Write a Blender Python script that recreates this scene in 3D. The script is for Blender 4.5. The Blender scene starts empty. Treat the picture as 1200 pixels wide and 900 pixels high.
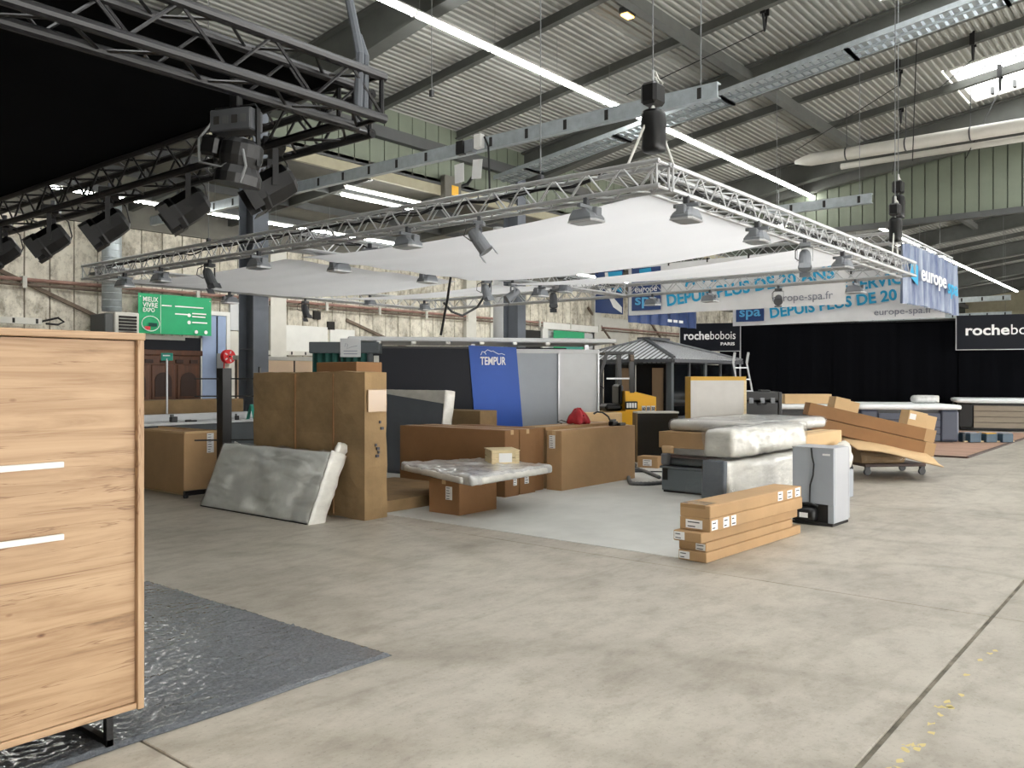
import bpy, math, random
from math import sin, cos, pi, radians as R
from mathutils import Vector as V, Matrix, noise

SC = bpy.context.scene
COL = SC.collection
rnd = random.Random(7)

# ------------------------------------------------------------------ camera
cam = bpy.data.objects.new('camera', bpy.data.cameras.new('camera'))
COL.objects.link(cam)
cam.location = (0, 0, 1.55)
cam.rotation_euler = (R(90), 0, R(39.27 - 90))
cam.data.sensor_width = 36
cam.data.lens = 993 / 1200 * 36
cam.data.shift_y = -7 / 1200
cam.data.clip_end = 300
SC.camera = cam

# ------------------------------------------------------------------ world, exposure, big lights
wd = bpy.data.worlds.new('daylight')
SC.world = wd
wd.use_nodes = True
wd.node_tree.nodes['Background'].inputs[0].default_value = (1.0, 0.985, 0.95, 1)
wd.node_tree.nodes['Background'].inputs[1].default_value = 8.0
SC.view_settings.view_transform = 'Standard'
SC.view_settings.look = 'None'
SC.view_settings.gamma = 1
SC.view_settings.exposure = 0.72
SC.cycles.max_bounces = 8
SC.cycles.diffuse_bounces = 5
SC.cycles.transparent_max_bounces = 12
SC.cycles.caustics_reflective = False
SC.cycles.caustics_refractive = False
SC.cycles.sample_clamp_indirect = 8
TUBE = 30.0          # strength of the fluorescent tubes


# ------------------------------------------------------------------ materials
def lin(c):
    return tuple(((v / 255) / 12.92 if v <= 10 else (((v / 255) + .055) / 1.055) ** 2.4) for v in c) + (1,)


MATS = {}


def mat(name, rgb, rough=.6, metal=0., var=0., vscale=3., bump=0., bscale=30., stretch=(1, 1, 1), rgb2=None,
        coat=0., emit=0., spec=.5, objrand=0.):
    """principled material: base colour varied by noise towards rgb2, with a noise bump"""
    if name in MATS:
        return MATS[name]
    m = bpy.data.materials.new(name)
    m.use_nodes = True
    nt = m.node_tree
    b = nt.nodes['Principled BSDF']
    b.inputs['Base Color'].default_value = lin(rgb)
    b.inputs['Roughness'].default_value = rough
    b.inputs['Metallic'].default_value = metal
    b.inputs['Specular IOR Level'].default_value = spec
    b.inputs['Coat Weight'].default_value = coat
    if emit:
        b.inputs['Emission Color'].default_value = lin(rgb)
        b.inputs['Emission Strength'].default_value = emit
    tc = nt.nodes.new('ShaderNodeTexCoord')
    mp = nt.nodes.new('ShaderNodeMapping')
    mp.inputs['Scale'].default_value = stretch
    nt.links.new(tc.outputs['Object'], mp.inputs[0])
    if var:
        n = nt.nodes.new('ShaderNodeTexNoise')
        n.inputs['Scale'].default_value = vscale
        n.inputs['Detail'].default_value = 6
        n.inputs['Roughness'].default_value = .6
        nt.links.new(mp.outputs[0], n.inputs['Vector'])
        r = nt.nodes.new('ShaderNodeValToRGB')
        r.color_ramp.elements[0].position = .5 - .25
        r.color_ramp.elements[1].position = .5 + .25
        d = rgb2 or tuple(v * (1 - var) for v in rgb)
        r.color_ramp.elements[0].color = lin(d)
        r.color_ramp.elements[1].color = lin(rgb)
        nt.links.new(n.outputs[0], r.inputs[0])
        out = r.outputs[0]
        if objrand:
            oi = nt.nodes.new('ShaderNodeObjectInfo')
            hs = nt.nodes.new('ShaderNodeHueSaturation')
            ma = nt.nodes.new('ShaderNodeMapRange')
            ma.inputs[3].default_value = 1 - objrand
            ma.inputs[4].default_value = 1 + objrand
            nt.links.new(oi.outputs['Random'], ma.inputs[0])
            nt.links.new(ma.outputs[0], hs.inputs['Value'])
            nt.links.new(out, hs.inputs['Color'])
            out = hs.outputs[0]
        nt.links.new(out, b.inputs['Base Color'])
    if bump:
        n2 = nt.nodes.new('ShaderNodeTexNoise')
        n2.inputs['Scale'].default_value = bscale
        n2.inputs['Detail'].default_value = 5
        nt.links.new(mp.outputs[0], n2.inputs['Vector'])
        bp = nt.nodes.new('ShaderNodeBump')
        bp.inputs['Strength'].default_value = bump
        bp.inputs['Distance'].default_value = .02
        nt.links.new(n2.outputs[0], bp.inputs['Height'])
        nt.links.new(bp.outputs[0], b.inputs['Normal'])
    MATS[name] = m
    return m


def nodes_of(name):
    m = bpy.data.materials.new(name)
    m.use_nodes = True
    MATS[name] = m
    nt = m.node_tree
    return m, nt, nt.nodes['Principled BSDF']


def ramp(nt, src, stops):
    r = nt.nodes.new('ShaderNodeValToRGB')
    cr = r.color_ramp
    while len(cr.elements) < len(stops):
        cr.elements.new(.5)
    for e, (p, c) in zip(cr.elements, stops):
        e.position = p
        e.color = lin(c)
    nt.links.new(src, r.inputs[0])
    return r.outputs[0]


def noise_at(nt, scale, stretch=(1, 1, 1), detail=6, rough=.6, rot=0, coord='Object', dist=0):
    tc = nt.nodes.new('ShaderNodeTexCoord')
    mp = nt.nodes.new('ShaderNodeMapping')
    mp.inputs['Scale'].default_value = stretch
    mp.inputs['Rotation'].default_value = (0, 0, rot)
    nt.links.new(tc.outputs[coord], mp.inputs[0])
    n = nt.nodes.new('ShaderNodeTexNoise')
    n.inputs['Scale'].default_value = scale
    n.inputs['Detail'].default_value = detail
    n.inputs['Roughness'].default_value = rough
    n.inputs['Distortion'].default_value = dist
    nt.links.new(mp.outputs[0], n.inputs['Vector'])
    return n.outputs[0]


def mixc(nt, a, b, fac, mode='MIX'):
    x = nt.nodes.new('ShaderNodeMix')
    x.data_type = 'RGBA'
    x.blend_type = mode
    if isinstance(fac, (int, float)):
        x.inputs[0].default_value = fac
    else:
        nt.links.new(fac, x.inputs[0])
    for s, v in ((6, a), (7, b)):
        if isinstance(v, tuple):
            x.inputs[s].default_value = lin(v)
        else:
            nt.links.new(v, x.inputs[s])
    return x.outputs[2]


def add_bump(nt, b, h, strength, dist=.02):
    bp = nt.nodes.new('ShaderNodeBump')
    bp.inputs['Strength'].default_value = strength
    bp.inputs['Distance'].default_value = dist
    nt.links.new(h, bp.inputs['Height'])
    nt.links.new(bp.outputs[0], b.inputs['Normal'])


GREY = (128, 128, 128)
# concrete slabs of the floor: blotches, tyre streaks both ways, fine speckle
m, nt, b = nodes_of('floor_concrete')
c = ramp(nt, noise_at(nt, .7, (1, 1, 1), 9, .66), [(.28, (156, 149, 137)), (.5, (181, 174, 162)), (.72, (196, 190, 177))])
c = mixc(nt, c, ramp(nt, noise_at(nt, 1.6, (.8, 1.25, 1), 9, .7, dist=.4), [(.30, (206, 203, 198)), (.55, (252, 252, 252)), (.72, (255, 255, 255))]), .6, 'MULTIPLY')
c = mixc(nt, c, ramp(nt, noise_at(nt, .33, (1.3, .55, 1), 2, .4, dist=.25, coord='Object'), [(.470, (255, 255, 255)), (.485, (214, 212, 206)), (.497, (216, 214, 208)), (.512, (255, 255, 255))]), .38, 'MULTIPLY')
c = mixc(nt, c, ramp(nt, noise_at(nt, .42, (.4, 1.5, 1), 2, .4, rot=.25, dist=.2), [(.478, (255, 255, 255)), (.49, (212, 209, 203)), (.50, (255, 255, 255))]), .35, 'MULTIPLY')
c = mixc(nt, c, ramp(nt, noise_at(nt, 4.5, (.8, 1.3, 1), 9, .75), [(.32, (206, 202, 196)), (.52, (250, 250, 249)), (.7, (255, 255, 255))]), .7, 'MULTIPLY')
c = mixc(nt, c, ramp(nt, noise_at(nt, 7, (1, 1, 1), 4, .6), [(.22, (120, 116, 110)), (.27, (252, 252, 252)), (.8, (255, 255, 255))]), .6, 'MULTIPLY')
c = mixc(nt, c, ramp(nt, noise_at(nt, 42, (1, 1, 1), 3, .7), [(.3, (190, 186, 180)), (.42, (250, 250, 250)), (.8, (255, 255, 255))]), .5, 'MULTIPLY')
nt.links.new(c, b.inputs['Base Color'])
b.inputs['Roughness'].default_value = .48
add_bump(nt, b, noise_at(nt, 25, (1, 1, 1), 8, .7), .12)
# old panel wall: dirty streaks running down
m, nt, b = nodes_of('wall_concrete')
c = ramp(nt, noise_at(nt, 1.3, (1, 1, .5), 7, .65), [(.3, (194, 190, 178)), (.5, (224, 219, 207)), (.7, (236, 232, 221))])
c = mixc(nt, c, ramp(nt, noise_at(nt, 1.5, (1.3, 1, .9), 8, .74), [(.34, (150, 144, 133)), (.54, (246, 245, 241)), (.75, (255, 255, 255))]), .85, 'MULTIPLY')
c = mixc(nt, c, ramp(nt, noise_at(nt, 9, (1, 1, .7), 6, .75), [(.33, (160, 154, 144)), (.48, (252, 252, 252)), (.7, (255, 255, 255))]), .7, 'MULTIPLY')
nt.links.new(c, b.inputs['Base Color'])
b.inputs['Roughness'].default_value = .85
# oak decor with long horizontal grain and knots
for nm_, s1, s2_, s3_ in (('oak', (.5, 1, 8), (.32, 1, 7), (3.4, .05, 7)), ('oak_upright', (8, 1, .5), (7, 1, .32), (9, .05, 2))):
    m, nt, b = nodes_of(nm_)
    g = noise_at(nt, 2.2, s1, 10, .66, dist=.6)
    c = ramp(nt, g, [(.27, (108, 80, 54)), (.40, (154, 122, 90)), (.55, (176, 145, 112)), (.75, (188, 159, 126))])
    g2 = noise_at(nt, 1.5, s2_, 5, .55, dist=.9)
    mr = ramp(nt, g2, [(.490, (255, 255, 255)), (.5, (150, 116, 88)), (.507, (255, 255, 255))])
    c = mixc(nt, c, mr, .6, 'MULTIPLY')
    tc = nt.nodes.new('ShaderNodeTexCoord')
    mp = nt.nodes.new('ShaderNodeMapping')
    mp.inputs['Scale'].default_value = s3_
    nt.links.new(tc.outputs['Object'], mp.inputs[0])
    vo = nt.nodes.new('ShaderNodeTexVoronoi')
    vo.inputs['Scale'].default_value = 1.25
    nt.links.new(mp.outputs[0], vo.inputs['Vector'])
    kn = ramp(nt, vo.outputs['Distance'], [(.02, (110, 78, 50)), (.045, (176, 140, 104)), (.09, (255, 255, 255))])
    c = mixc(nt, c, kn, .75, 'MULTIPLY')
    nt.links.new(c, b.inputs['Base Color'])
    b.inputs['Roughness'].default_value = .5
# clear wrapping film
m, nt, b = nodes_of('clear_film')
out = nt.nodes['Material Output']
tr = nt.nodes.new('ShaderNodeBsdfTransparent')
gl = nt.nodes.new('ShaderNodeBsdfGlossy')
gl.inputs['Roughness'].default_value = .12
lw = nt.nodes.new('ShaderNodeLayerWeight')
lw.inputs['Blend'].default_value = .35
mx = nt.nodes.new('ShaderNodeMixShader')
ad = nt.nodes.new('ShaderNodeMath')
ad.operation = 'MULTIPLY_ADD'
ad.inputs[1].default_value = .28
ad.inputs[2].default_value = .04
nt.links.new(lw.outputs['Fresnel'], ad.inputs[0])
nt.links.new(ad.outputs[0], mx.inputs[0])
nt.links.new(tr.outputs[0], mx.inputs[1])
nt.links.new(gl.outputs[0], mx.inputs[2])
bp = nt.nodes.new('ShaderNodeBump')
bp.inputs['Strength'].default_value = .6
bp.inputs['Distance'].default_value = .03
nt.links.new(noise_at(nt, 6, (1, 1, 2.2), 5, .55, dist=1.5), bp.inputs['Height'])
nt.links.new(bp.outputs[0], gl.inputs['Normal'])
nt.links.new(mx.outputs[0], out.inputs[0])
# stretched fabric of the false ceiling, lets some light through
m, nt, b = nodes_of('canvas')
out = nt.nodes['Material Output']
df = nt.nodes.new('ShaderNodeBsdfDiffuse')
tl = nt.nodes.new('ShaderNodeBsdfTranslucent')
df.inputs[0].default_value = lin((240, 240, 243))
tl.inputs[0].default_value = lin((246, 246, 249))
mx = nt.nodes.new('ShaderNodeMixShader')
mx.inputs[0].default_value = .62
nt.links.new(df.outputs[0], mx.inputs[1])
nt.links.new(tl.outputs[0], mx.inputs[2])
nt.links.new(mx.outputs[0], out.inputs[0])
# skylight sheet
m, nt, b = nodes_of('skylight_sheet')
out = nt.nodes['Material Output']
tr = nt.nodes.new('ShaderNodeBsdfTransparent')
tr.inputs[0].default_value = (.85, .86, .87, 1)
nt.links.new(tr.outputs[0], out.inputs[0])
# dark glass
mat('dark_glass', (14, 17, 20), .08, spec=.6)
# mat wrapped in film: grey felt with crumpled shiny skin
m, nt, b = nodes_of('wrapped_felt')
c = ramp(nt, noise_at(nt, 60, (1, 1, 1), 3, .7), [(.3, (70, 73, 78)), (.6, (104, 108, 114))])
nt.links.new(c, b.inputs['Base Color'])
b.inputs['Roughness'].default_value = .8
b.inputs['Coat Weight'].default_value = 1.0
b.inputs['Coat Roughness'].default_value = .1
add_bump(nt, b, noise_at(nt, 34, (1, 2.2, 1), 4, .7, rot=-.35, dist=1.2), .5, .03)
# wood for crates / planks
mat('raw_wood', (228, 208, 166), .7, var=.15, vscale=6, stretch=(1, 8, 8))
mat('plank_wood', (188, 150, 128), .6, var=.22, vscale=3, stretch=(8, 1, 1), objrand=.12)
mat('brown_wood', (104, 62, 36), .5, var=.3, vscale=4, stretch=(3, 3, .5))
mat('brown_wood_dark', (58, 33, 20), .6, var=.2)
mat('peach_board', (250, 222, 190), .7, var=.05)
mat('cardboard', (178, 144, 104), .85, var=.1, vscale=2.2, bump=.15, bscale=9, objrand=.04)
mat('cardboard_dark', (140, 102, 66), .85, var=.1, vscale=2.2, bump=.15, bscale=9, objrand=.04)
mat('cardboard_old', (158, 130, 92), .9, var=.22, vscale=2.6, bump=.5, bscale=7)
mat('cardboard_light', (208, 176, 132), .85, var=.08, vscale=2.2, bump=.1, bscale=9)
mat('tape', (196, 164, 124), .3, var=.06, vscale=5)
mat('clear_tape', (158, 128, 92), .18)
mat('paper', (232, 232, 232), .8, var=.04)
mat('print', (70, 70, 78), .8)
mat('mattress_white', (222, 221, 216), .5, var=.07, vscale=3, coat=.6, bump=.35, bscale=7)
mat('mattress_grey', (150, 152, 152), .6, var=.08, vscale=3, bump=.2, bscale=7)
m, nt, b = nodes_of('mattress_wrapped_grey')
c = ramp(nt, noise_at(nt, 2.5, (1, 1.5, .8), 5, .6), [(.3, (226, 228, 224)), (.7, (240, 242, 238))])
nt.links.new(c, b.inputs['Base Color'])
b.inputs['Roughness'].default_value = .4
b.inputs['Coat Weight'].default_value = .5
tc = nt.nodes.new('ShaderNodeTexCoord')
mp = nt.nodes.new('ShaderNodeMapping')
mp.inputs['Rotation'].default_value = (R(32), 0, 0)
mp.inputs['Scale'].default_value = (1, .7, 1.9)
nt.links.new(tc.outputs['Object'], mp.inputs[0])
fn = nt.nodes.new('ShaderNodeTexNoise')
fn.inputs['Scale'].default_value = 2.4
fn.inputs['Detail'].default_value = 1.5
fn.inputs['Distortion'].default_value = .5
nt.links.new(mp.outputs[0], fn.inputs['Vector'])
add_bump(nt, b, fn.outputs[0], .75, .14)
mat('plastic_white', (222, 220, 212), .35, var=.16, vscale=4, coat=.3, bump=1.0, bscale=5, stretch=(1, 1, 1.8))
mat('foil_wrap', (206, 206, 204), .28, var=.25, vscale=8, coat=.8, bump=1.0, bscale=9)
mat('slate_fabric', (92, 97, 104), .7, var=.1)
mat('slate_panel', (78, 84, 88), .55, var=.08)
mat('container_grey', (112, 121, 128), .5, var=.06)
mat('mauve_fabric', (128, 112, 112), .8, var=.08)
mat('fridge_back', (158, 164, 172), .5, var=.05)
mat('fridge_white', (166, 168, 173), .35, var=.03)
mat('black_plastic', (16, 16, 18), .45)
mat('black_metal', (13, 13, 15), .42, var=.2, vscale=8)
mat('black_truss', (34, 34, 37), .32, metal=.2, var=.25, vscale=6)
mat('black_cloth', (4, 5, 9), .95, spec=.1, var=.3, vscale=4)
mat('black_curtain', (6, 7, 12), .95, spec=.1, var=.35, vscale=1.4, stretch=(3, 3, .3))
mat('navy_panel', (6, 11, 24), .5, var=.15, spec=.25)
mat('aluminium', (196, 198, 200), .34, metal=.4, var=.1, vscale=7)
mat('galvanised', (184, 193, 198), .38, metal=.3, var=.14, vscale=7)
mat('hole_dark', (38, 36, 34), .9)
mat('steel_grey', (82, 84, 84), .6, var=.1)
mat('rafter_grey', (96, 98, 94), .7, var=.12)
mat('deck_grey', (160, 161, 155), .6, var=.07, vscale=2)
mat('clad_green', (118, 126, 110), .6, var=.08, vscale=2)
mat('clad_gap', (60, 66, 58), .9)
mat('fascia_cream', (170, 164, 140), .7, var=.1)
mat('annex_grey', (112, 110, 102), .8, var=.14)
mat('column_grey', (112, 118, 128), .6, var=.1)
mat('lamp_grey', (122, 126, 132), .45, var=.08)
mat('lamp_dark', (70, 72, 76), .45, var=.08)
mat('lens_dark', (40, 42, 46), .12)
mat('lens_glass', (176, 180, 184), .2)
mat('lens_warm', (56, 22, 12), .2)
mat('white_paint', (226, 226, 222), .5, var=.05)
mat('off_white', (206, 204, 196), .6, var=.06)
mat('light_grey_panel', (196, 198, 200), .5, var=.04)
mat('mid_grey_panel', (150, 156, 164), .5, var=.04)
mat('blue_panel', (22, 78, 172), .5, var=.04)
mat('green_print', (26, 164, 108), .6, var=.06)
mat('green_dark', (10, 74, 66), .8, var=.25, vscale=6)
mat('teal', (44, 148, 130), .5)
mat('red_paint', (190, 24, 30), .4)
mat('red_fabric', (176, 16, 34), .55, var=.25, vscale=14)
mat('pipe_riser', (190, 96, 74), .5, var=.2)
mat('pipe_red', (166, 128, 116), .5, var=.25, vscale=6)
mat('rust', (120, 104, 90), .8, var=.3, vscale=6)
mat('blue_door', (146, 164, 196), .55, var=.05)
mat('yellow_paint', (236, 178, 34), .4, var=.05)
mat('paint_yellow_worn', (206, 190, 130), .8)
mat('yellow_edge', (206, 160, 40), .5, var=.08)
mat('grey_board', (206, 203, 198), .7, var=.05, vscale=5)
mat('spa_lid', (232, 236, 238), .35, var=.04)
mat('spa_slate', (66, 72, 88), .5, var=.06)
mat('spa_brown', (150, 138, 122), .5, var=.12, vscale=3, stretch=(1, 1, 6))
mat('banner_white', (230, 230, 232), .55, var=.05)
mat('banner_blue', (40, 66, 120), .5, var=.1)
mat('banner_photo_folds', (176, 186, 200), .4, var=.6, vscale=1.3, rgb2=(36, 62, 118), stretch=(4.5, 4.5, .7))  # pale streaks paint the light on the drape's folds into its blue
mat('cyan_print', (30, 158, 204), .6)
mat('pale_blue_print', (96, 176, 222), .6)
mat('white_print', (240, 240, 240), .6)
mat('grey_print', (130, 134, 146), .6)
mat('floor_pale', (202, 202, 197), .7, var=.1, vscale=2, bump=.1, bscale=40)
mat('joint_fill', (150, 142, 126), .9, var=.65, vscale=5)
mat('crate_blue', (52, 78, 96), .5, var=.2)
mat('hose_grey', (98, 100, 102), .5)
mat('tube_light', (250, 250, 245), .4, emit=TUBE)
mat('led_panel', (255, 250, 235), .4, emit=TUBE * .8)
mat('amber_lamp', (255, 190, 90), .4, emit=6)
mat('cable_grey', (120, 122, 124), .5)
mat('rope_white', (210, 210, 205), .7)
mat('gazebo_roof', (226, 228, 232), .45)  # pale colour stands in for light reflected by the metal roof
mat('gazebo_rib', (84, 86, 90), .4, metal=.4)
mat('curtain_tan', (120, 98, 74), .8)


# ------------------------------------------------------------------ mesh building
class MB:
    def __init__(self):
        self.v = []
        self.f = []

    def add(self, vs, fs, M=None):
        n = len(self.v)
        self.v += [tuple(M @ V(p)) if M else tuple(p) for p in vs]
        self.f += [tuple(i + n for i in q) for q in fs]
        return self

    def box(self, x0, y0, z0, x1, y1, z1, ch=0., M=None):
        if not ch:
            vs = [(x, y, z) for x in (x0, x1) for y in (y0, y1) for z in (z0, z1)]
            return self.add(vs, [(0, 1, 3, 2), (4, 6, 7, 5), (0, 4, 5, 1), (2, 3, 7, 6), (0, 2, 6, 4), (1, 5, 7, 3)], M)
        ch = min(ch, (x1 - x0) / 2.2, (y1 - y0) / 2.2, (z1 - z0) / 2.2)
        vs, idx = [], {}
        for i, x in enumerate((x0, x1)):
            for j, y in enumerate((y0, y1)):
                for k, z in enumerate((z0, z1)):
                    sx, sy, sz = (ch if i == 0 else -ch), (ch if j == 0 else -ch), (ch if k == 0 else -ch)
                    for a, p in enumerate(((x, y + sy, z + sz), (x + sx, y, z + sz), (x + sx, y + sy, z))):
                        idx[i, j, k, a] = len(vs)
                        vs.append(p)
        g = lambda i, j, k, a: idx[i, j, k, a]
        fs = []
        for s in (0, 1):
            q = [g(s, 0, 0, 0), g(s, 0, 1, 0), g(s, 1, 1, 0), g(s, 1, 0, 0)]
            fs.append(tuple(q if s == 0 else q[::-1]))
            q = [g(0, s, 0, 1), g(1, s, 0, 1), g(1, s, 1, 1), g(0, s, 1, 1)]
            fs.append(tuple(q if s == 0 else q[::-1]))
            q = [g(0, 0, s, 2), g(0, 1, s, 2), g(1, 1, s, 2), g(1, 0, s, 2)]
            fs.append(tuple(q if s == 0 else q[::-1]))
        for p in (0, 1):
            for q in (0, 1):
                fs.append((g(0, p, q, 1), g(0, p, q, 2), g(1, p, q, 2), g(1, p, q, 1)))
                fs.append((g(p, 0, q, 0), g(p, 0, q, 2), g(p, 1, q, 2), g(p, 1, q, 0)))
                fs.append((g(p, q, 0, 0), g(p, q, 0, 1), g(p, q, 1, 1), g(p, q, 1, 0)))
                for r in (0, 1):
                    fs.append((g(p, q, r, 0), g(p, q, r, 1), g(p, q, r, 2)))
        return self.add(vs, fs, M)

    def ring_loft(self, rings, cap=True):
        n = len(rings[0])
        vs = [p for r in rings for p in r]
        fs = []
        for a in range(len(rings) - 1):
            for i in range(n):
                j = (i + 1) % n
                fs.append((a * n + i, a * n + j, (a + 1) * n + j, (a + 1) * n + i))
        if cap:
            fs.append(tuple(range(n))[::-1])
            fs.append(tuple((len(rings) - 1) * n + i for i in range(n)))
        return self.add(vs, fs)

    def tube(self, pts, r, n=8, cap=True):
        pts = [V(p) for p in pts]
        rings = []
        up0 = None
        for i, p in enumerate(pts):
            t = (pts[min(i + 1, len(pts) - 1)] - pts[max(i - 1, 0)]).normalized()
            if up0 is None:
                up0 = V((0, 0, 1)) if abs(t.z) < .9 else V((1, 0, 0))
            a = t.cross(up0).normalized()
            bb = a.cross(t).normalized()
            up0 = bb
            rr = r[i] if isinstance(r, (list, tuple)) else r
            rings.append([tuple(p + a * (cos(2 * pi * k / n) * rr) + bb * (sin(2 * pi * k / n) * rr)) for k in range(n)])
        return self.ring_loft(rings, cap)

    def bar(self, p, q, w, h):
        """rectangular bar from p to q, w across, h in the vertical sense"""
        p, q = V(p), V(q)
        t = (q - p).normalized()
        up = V((0, 0, 1)) if abs(t.z) < .95 else V((1, 0, 0))
        a = t.cross(up).normalized() * (w / 2)
        b_ = a.cross(t).normalized() * (h / 2)
        rings = [[tuple(o + a * s + b_ * u) for s, u in ((-1, -1), (1, -1), (1, 1), (-1, 1))] for o in (p, q)]
        return self.ring_loft(rings)

    def poly(self, pts, off):
        """flat polygon given as 3D points, extruded by off"""
        n = len(pts)
        o = V(off)
        return self.ring_loft([[tuple(p) for p in pts], [tuple(V(p) + o) for p in pts]])

    def grid(self, nx, ny, fn, thick=None):
        vs = [tuple(fn(i / nx, j / ny)) for i in range(nx + 1) for j in range(ny + 1)]
        fs = [(i * (ny + 1) + j, (i + 1) * (ny + 1) + j, (i + 1) * (ny + 1) + j + 1, i * (ny + 1) + j + 1) for i in range(nx) for j in range(ny)]
        return self.add(vs, fs)

    def lathe(self, prof, n=16, axis='z', M=None):
        rings = []
        for r, h in prof:
            if axis == 'z':
                rings.append([(r * cos(2 * pi * k / n), r * sin(2 * pi * k / n), h) for k in range(n)])
            elif axis == 'x':
                rings.append([(h, r * cos(2 * pi * k / n), r * sin(2 * pi * k / n)) for k in range(n)])
            else:
                rings.append([(r * sin(2 * pi * k / n), h, r * cos(2 * pi * k / n)) for k in range(n)])
        m2 = MB().ring_loft(rings)
        return self.add(m2.v, m2.f, M)

    def soft(self, sx, sy, sz, res, rad, amp=0., nsc=3., seed=0, M=None, fmap=None):
        """rounded box with wrinkles, centred in x and y, base at z = 0"""
        hx, hy, hz = sx / 2, sy / 2, sz / 2
        ns = [max(2, round(s / res)) for s in (sx, sy, sz)]
        vid, vs, fs = {}, [], []

        def vert(i, j, k):
            key = (i, j, k)
            if key in vid:
                return vid[key]
            p = V((-hx + sx * i / ns[0], -hy + sy * j / ns[1], -hz + sz * k / ns[2]))
            q = V((max(-hx + rad, min(hx - rad, p.x)), max(-hy + rad, min(hy - rad, p.y)), max(-hz + rad, min(hz - rad, p.z))))
            d = p - q
            nrm = d.normalized() if d.length > 1e-6 else V((0, 0, 1))
            p = q + nrm * rad
            if amp:
                w = noise.noise(V((p.x * nsc + seed * 9.1, p.y * nsc + seed * 3.7, p.z * nsc)))
                w += .6 * noise.noise(V((p.x * nsc * 2.7 + seed, p.y * nsc * 2.7, p.z * nsc * 2.7 + 5)))
                p = p + nrm * (w * amp)
            p.z = max(p.z + hz, 0.001)
            if fmap:
                p = fmap(p)
            vid[key] = len(vs)
            vs.append(tuple(p))
            return vid[key]

        A, B, Cn = ns
        for i in range(A):
            for j in range(B):
                fs.append((vert(i, j, 0), vert(i, j + 1, 0), vert(i + 1, j + 1, 0), vert(i + 1, j, 0)))
                fs.append((vert(i, j, Cn), vert(i + 1, j, Cn), vert(i + 1, j + 1, Cn), vert(i, j + 1, Cn)))
        for i in range(A):
            for k in range(Cn):
                fs.append((vert(i, 0, k), vert(i + 1, 0, k), vert(i + 1, 0, k + 1), vert(i, 0, k + 1)))
                fs.append((vert(i, B, k), vert(i, B, k + 1), vert(i + 1, B, k + 1), vert(i + 1, B, k)))
        for j in range(B):
            for k in range(Cn):
                fs.append((vert(0, j, k), vert(0, j, k + 1), vert(0, j + 1, k + 1), vert(0, j + 1, k)))
                fs.append((vert(A, j, k), vert(A, j + 1, k), vert(A, j + 1, k + 1), vert(A, j, k + 1)))
        return self.add(vs, fs, M)

    def mesh(self, name, smooth=False):
        me = bpy.data.meshes.new(name)
        me.from_pydata(self.v, [], self.f)
        if smooth:
            me.polygons.foreach_set('use_smooth', [True] * len(me.polygons))
        me.update()
        return me

    def build(self, name, m, parent=None, smooth=False, origin=None, loc=None):
        if origin is not None:
            o = V(origin)
            self.v = [tuple(V(p) - o) for p in self.v]
        ob = bpy.data.objects.new(name, self.mesh(name, smooth))
        ob.data.materials.append(MATS[m] if isinstance(m, str) else m)
        COL.objects.link(ob)
        if parent:
            ob.parent = parent
        if loc is not None:
            ob.location = loc
        return ob


def tag(o, label=None, cat=None, group=None, kind=None):
    for k, v in (('label', label), ('category', cat), ('group', group), ('kind', kind)):
        if v:
            o[k] = v
    return o


def thing(name, label, cat, loc=(0, 0, 0), rz=0., group=None, rot=None):
    o = bpy.data.objects.new(name, None)
    o.empty_display_size = .1
    COL.objects.link(o)
    o.location = loc
    o.rotation_euler = rot or (0, 0, rz)
    return tag(o, label, cat, group)


def inst(me, name, m, parent, loc, rot=None):
    ob = bpy.data.objects.new(name, me)
    COL.objects.link(ob)
    ob.parent = parent
    ob.location = loc
    if rot:
        ob.rotation_euler = rot
    if not me.materials:
        me.materials.append(MATS[m])
    return ob


def copy_thing(root, loc, rz=None, label=None, rot=None):
    r = root.copy()
    COL.objects.link(r)
    r.location = loc
    if rz is not None:
        r.rotation_euler = (0, 0, rz)
    if rot is not None:
        r.rotation_euler = rot
    if label:
        r['label'] = label

    def kids(a, b_):
        for ch in list(KIDS(a)):
            c_ = ch.copy()
            COL.objects.link(c_)
            c_.parent = b_
            kids(ch, c_)
    kids(root, r)
    return r


def KIDS(o):
    return [c_ for c_ in COL.objects if c_.parent == o]


def struct(name, mb, m, smooth=False):
    return tag(mb.build(name, m, smooth=smooth), kind='structure')


UPZ = V((0, 0, 1))


def text(s, size, m, parent, at, xdir, up=(0, 0, 1), bold=0., extrude=.004, align='LEFT', name='lettering', fit=None, shear=0.):
    cu = bpy.data.curves.new(name, 'FONT')
    cu.body = s
    cu.size = size
    cu.extrude = extrude
    cu.offset = bold
    cu.align_x = align
    cu.shear = shear
    cu.resolution_u = 3
    tmp = bpy.data.objects.new(name, cu)
    COL.objects.link(tmp)
    dg = bpy.context.evaluated_depsgraph_get()
    me = bpy.data.meshes.new_from_object(tmp.evaluated_get(dg))
    bpy.data.objects.remove(tmp)
    bpy.data.curves.remove(cu)
    x = V(xdir).normalized()
    u = V(up).normalized()
    k = 1.
    if fit and me.vertices:
        w = max(v.co.x for v in me.vertices) - min(v.co.x for v in me.vertices)
        k = fit / w
    M = Matrix((x * k, u, x.cross(u))).transposed().to_4x4()
    M.translation = V(at)
    me.transform(M)
    me.materials.clear()
    me.materials.append(MATS[m])
    ob = bpy.data.objects.new(name, me)
    COL.objects.link(ob)
    ob.parent = parent
    return ob


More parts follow.
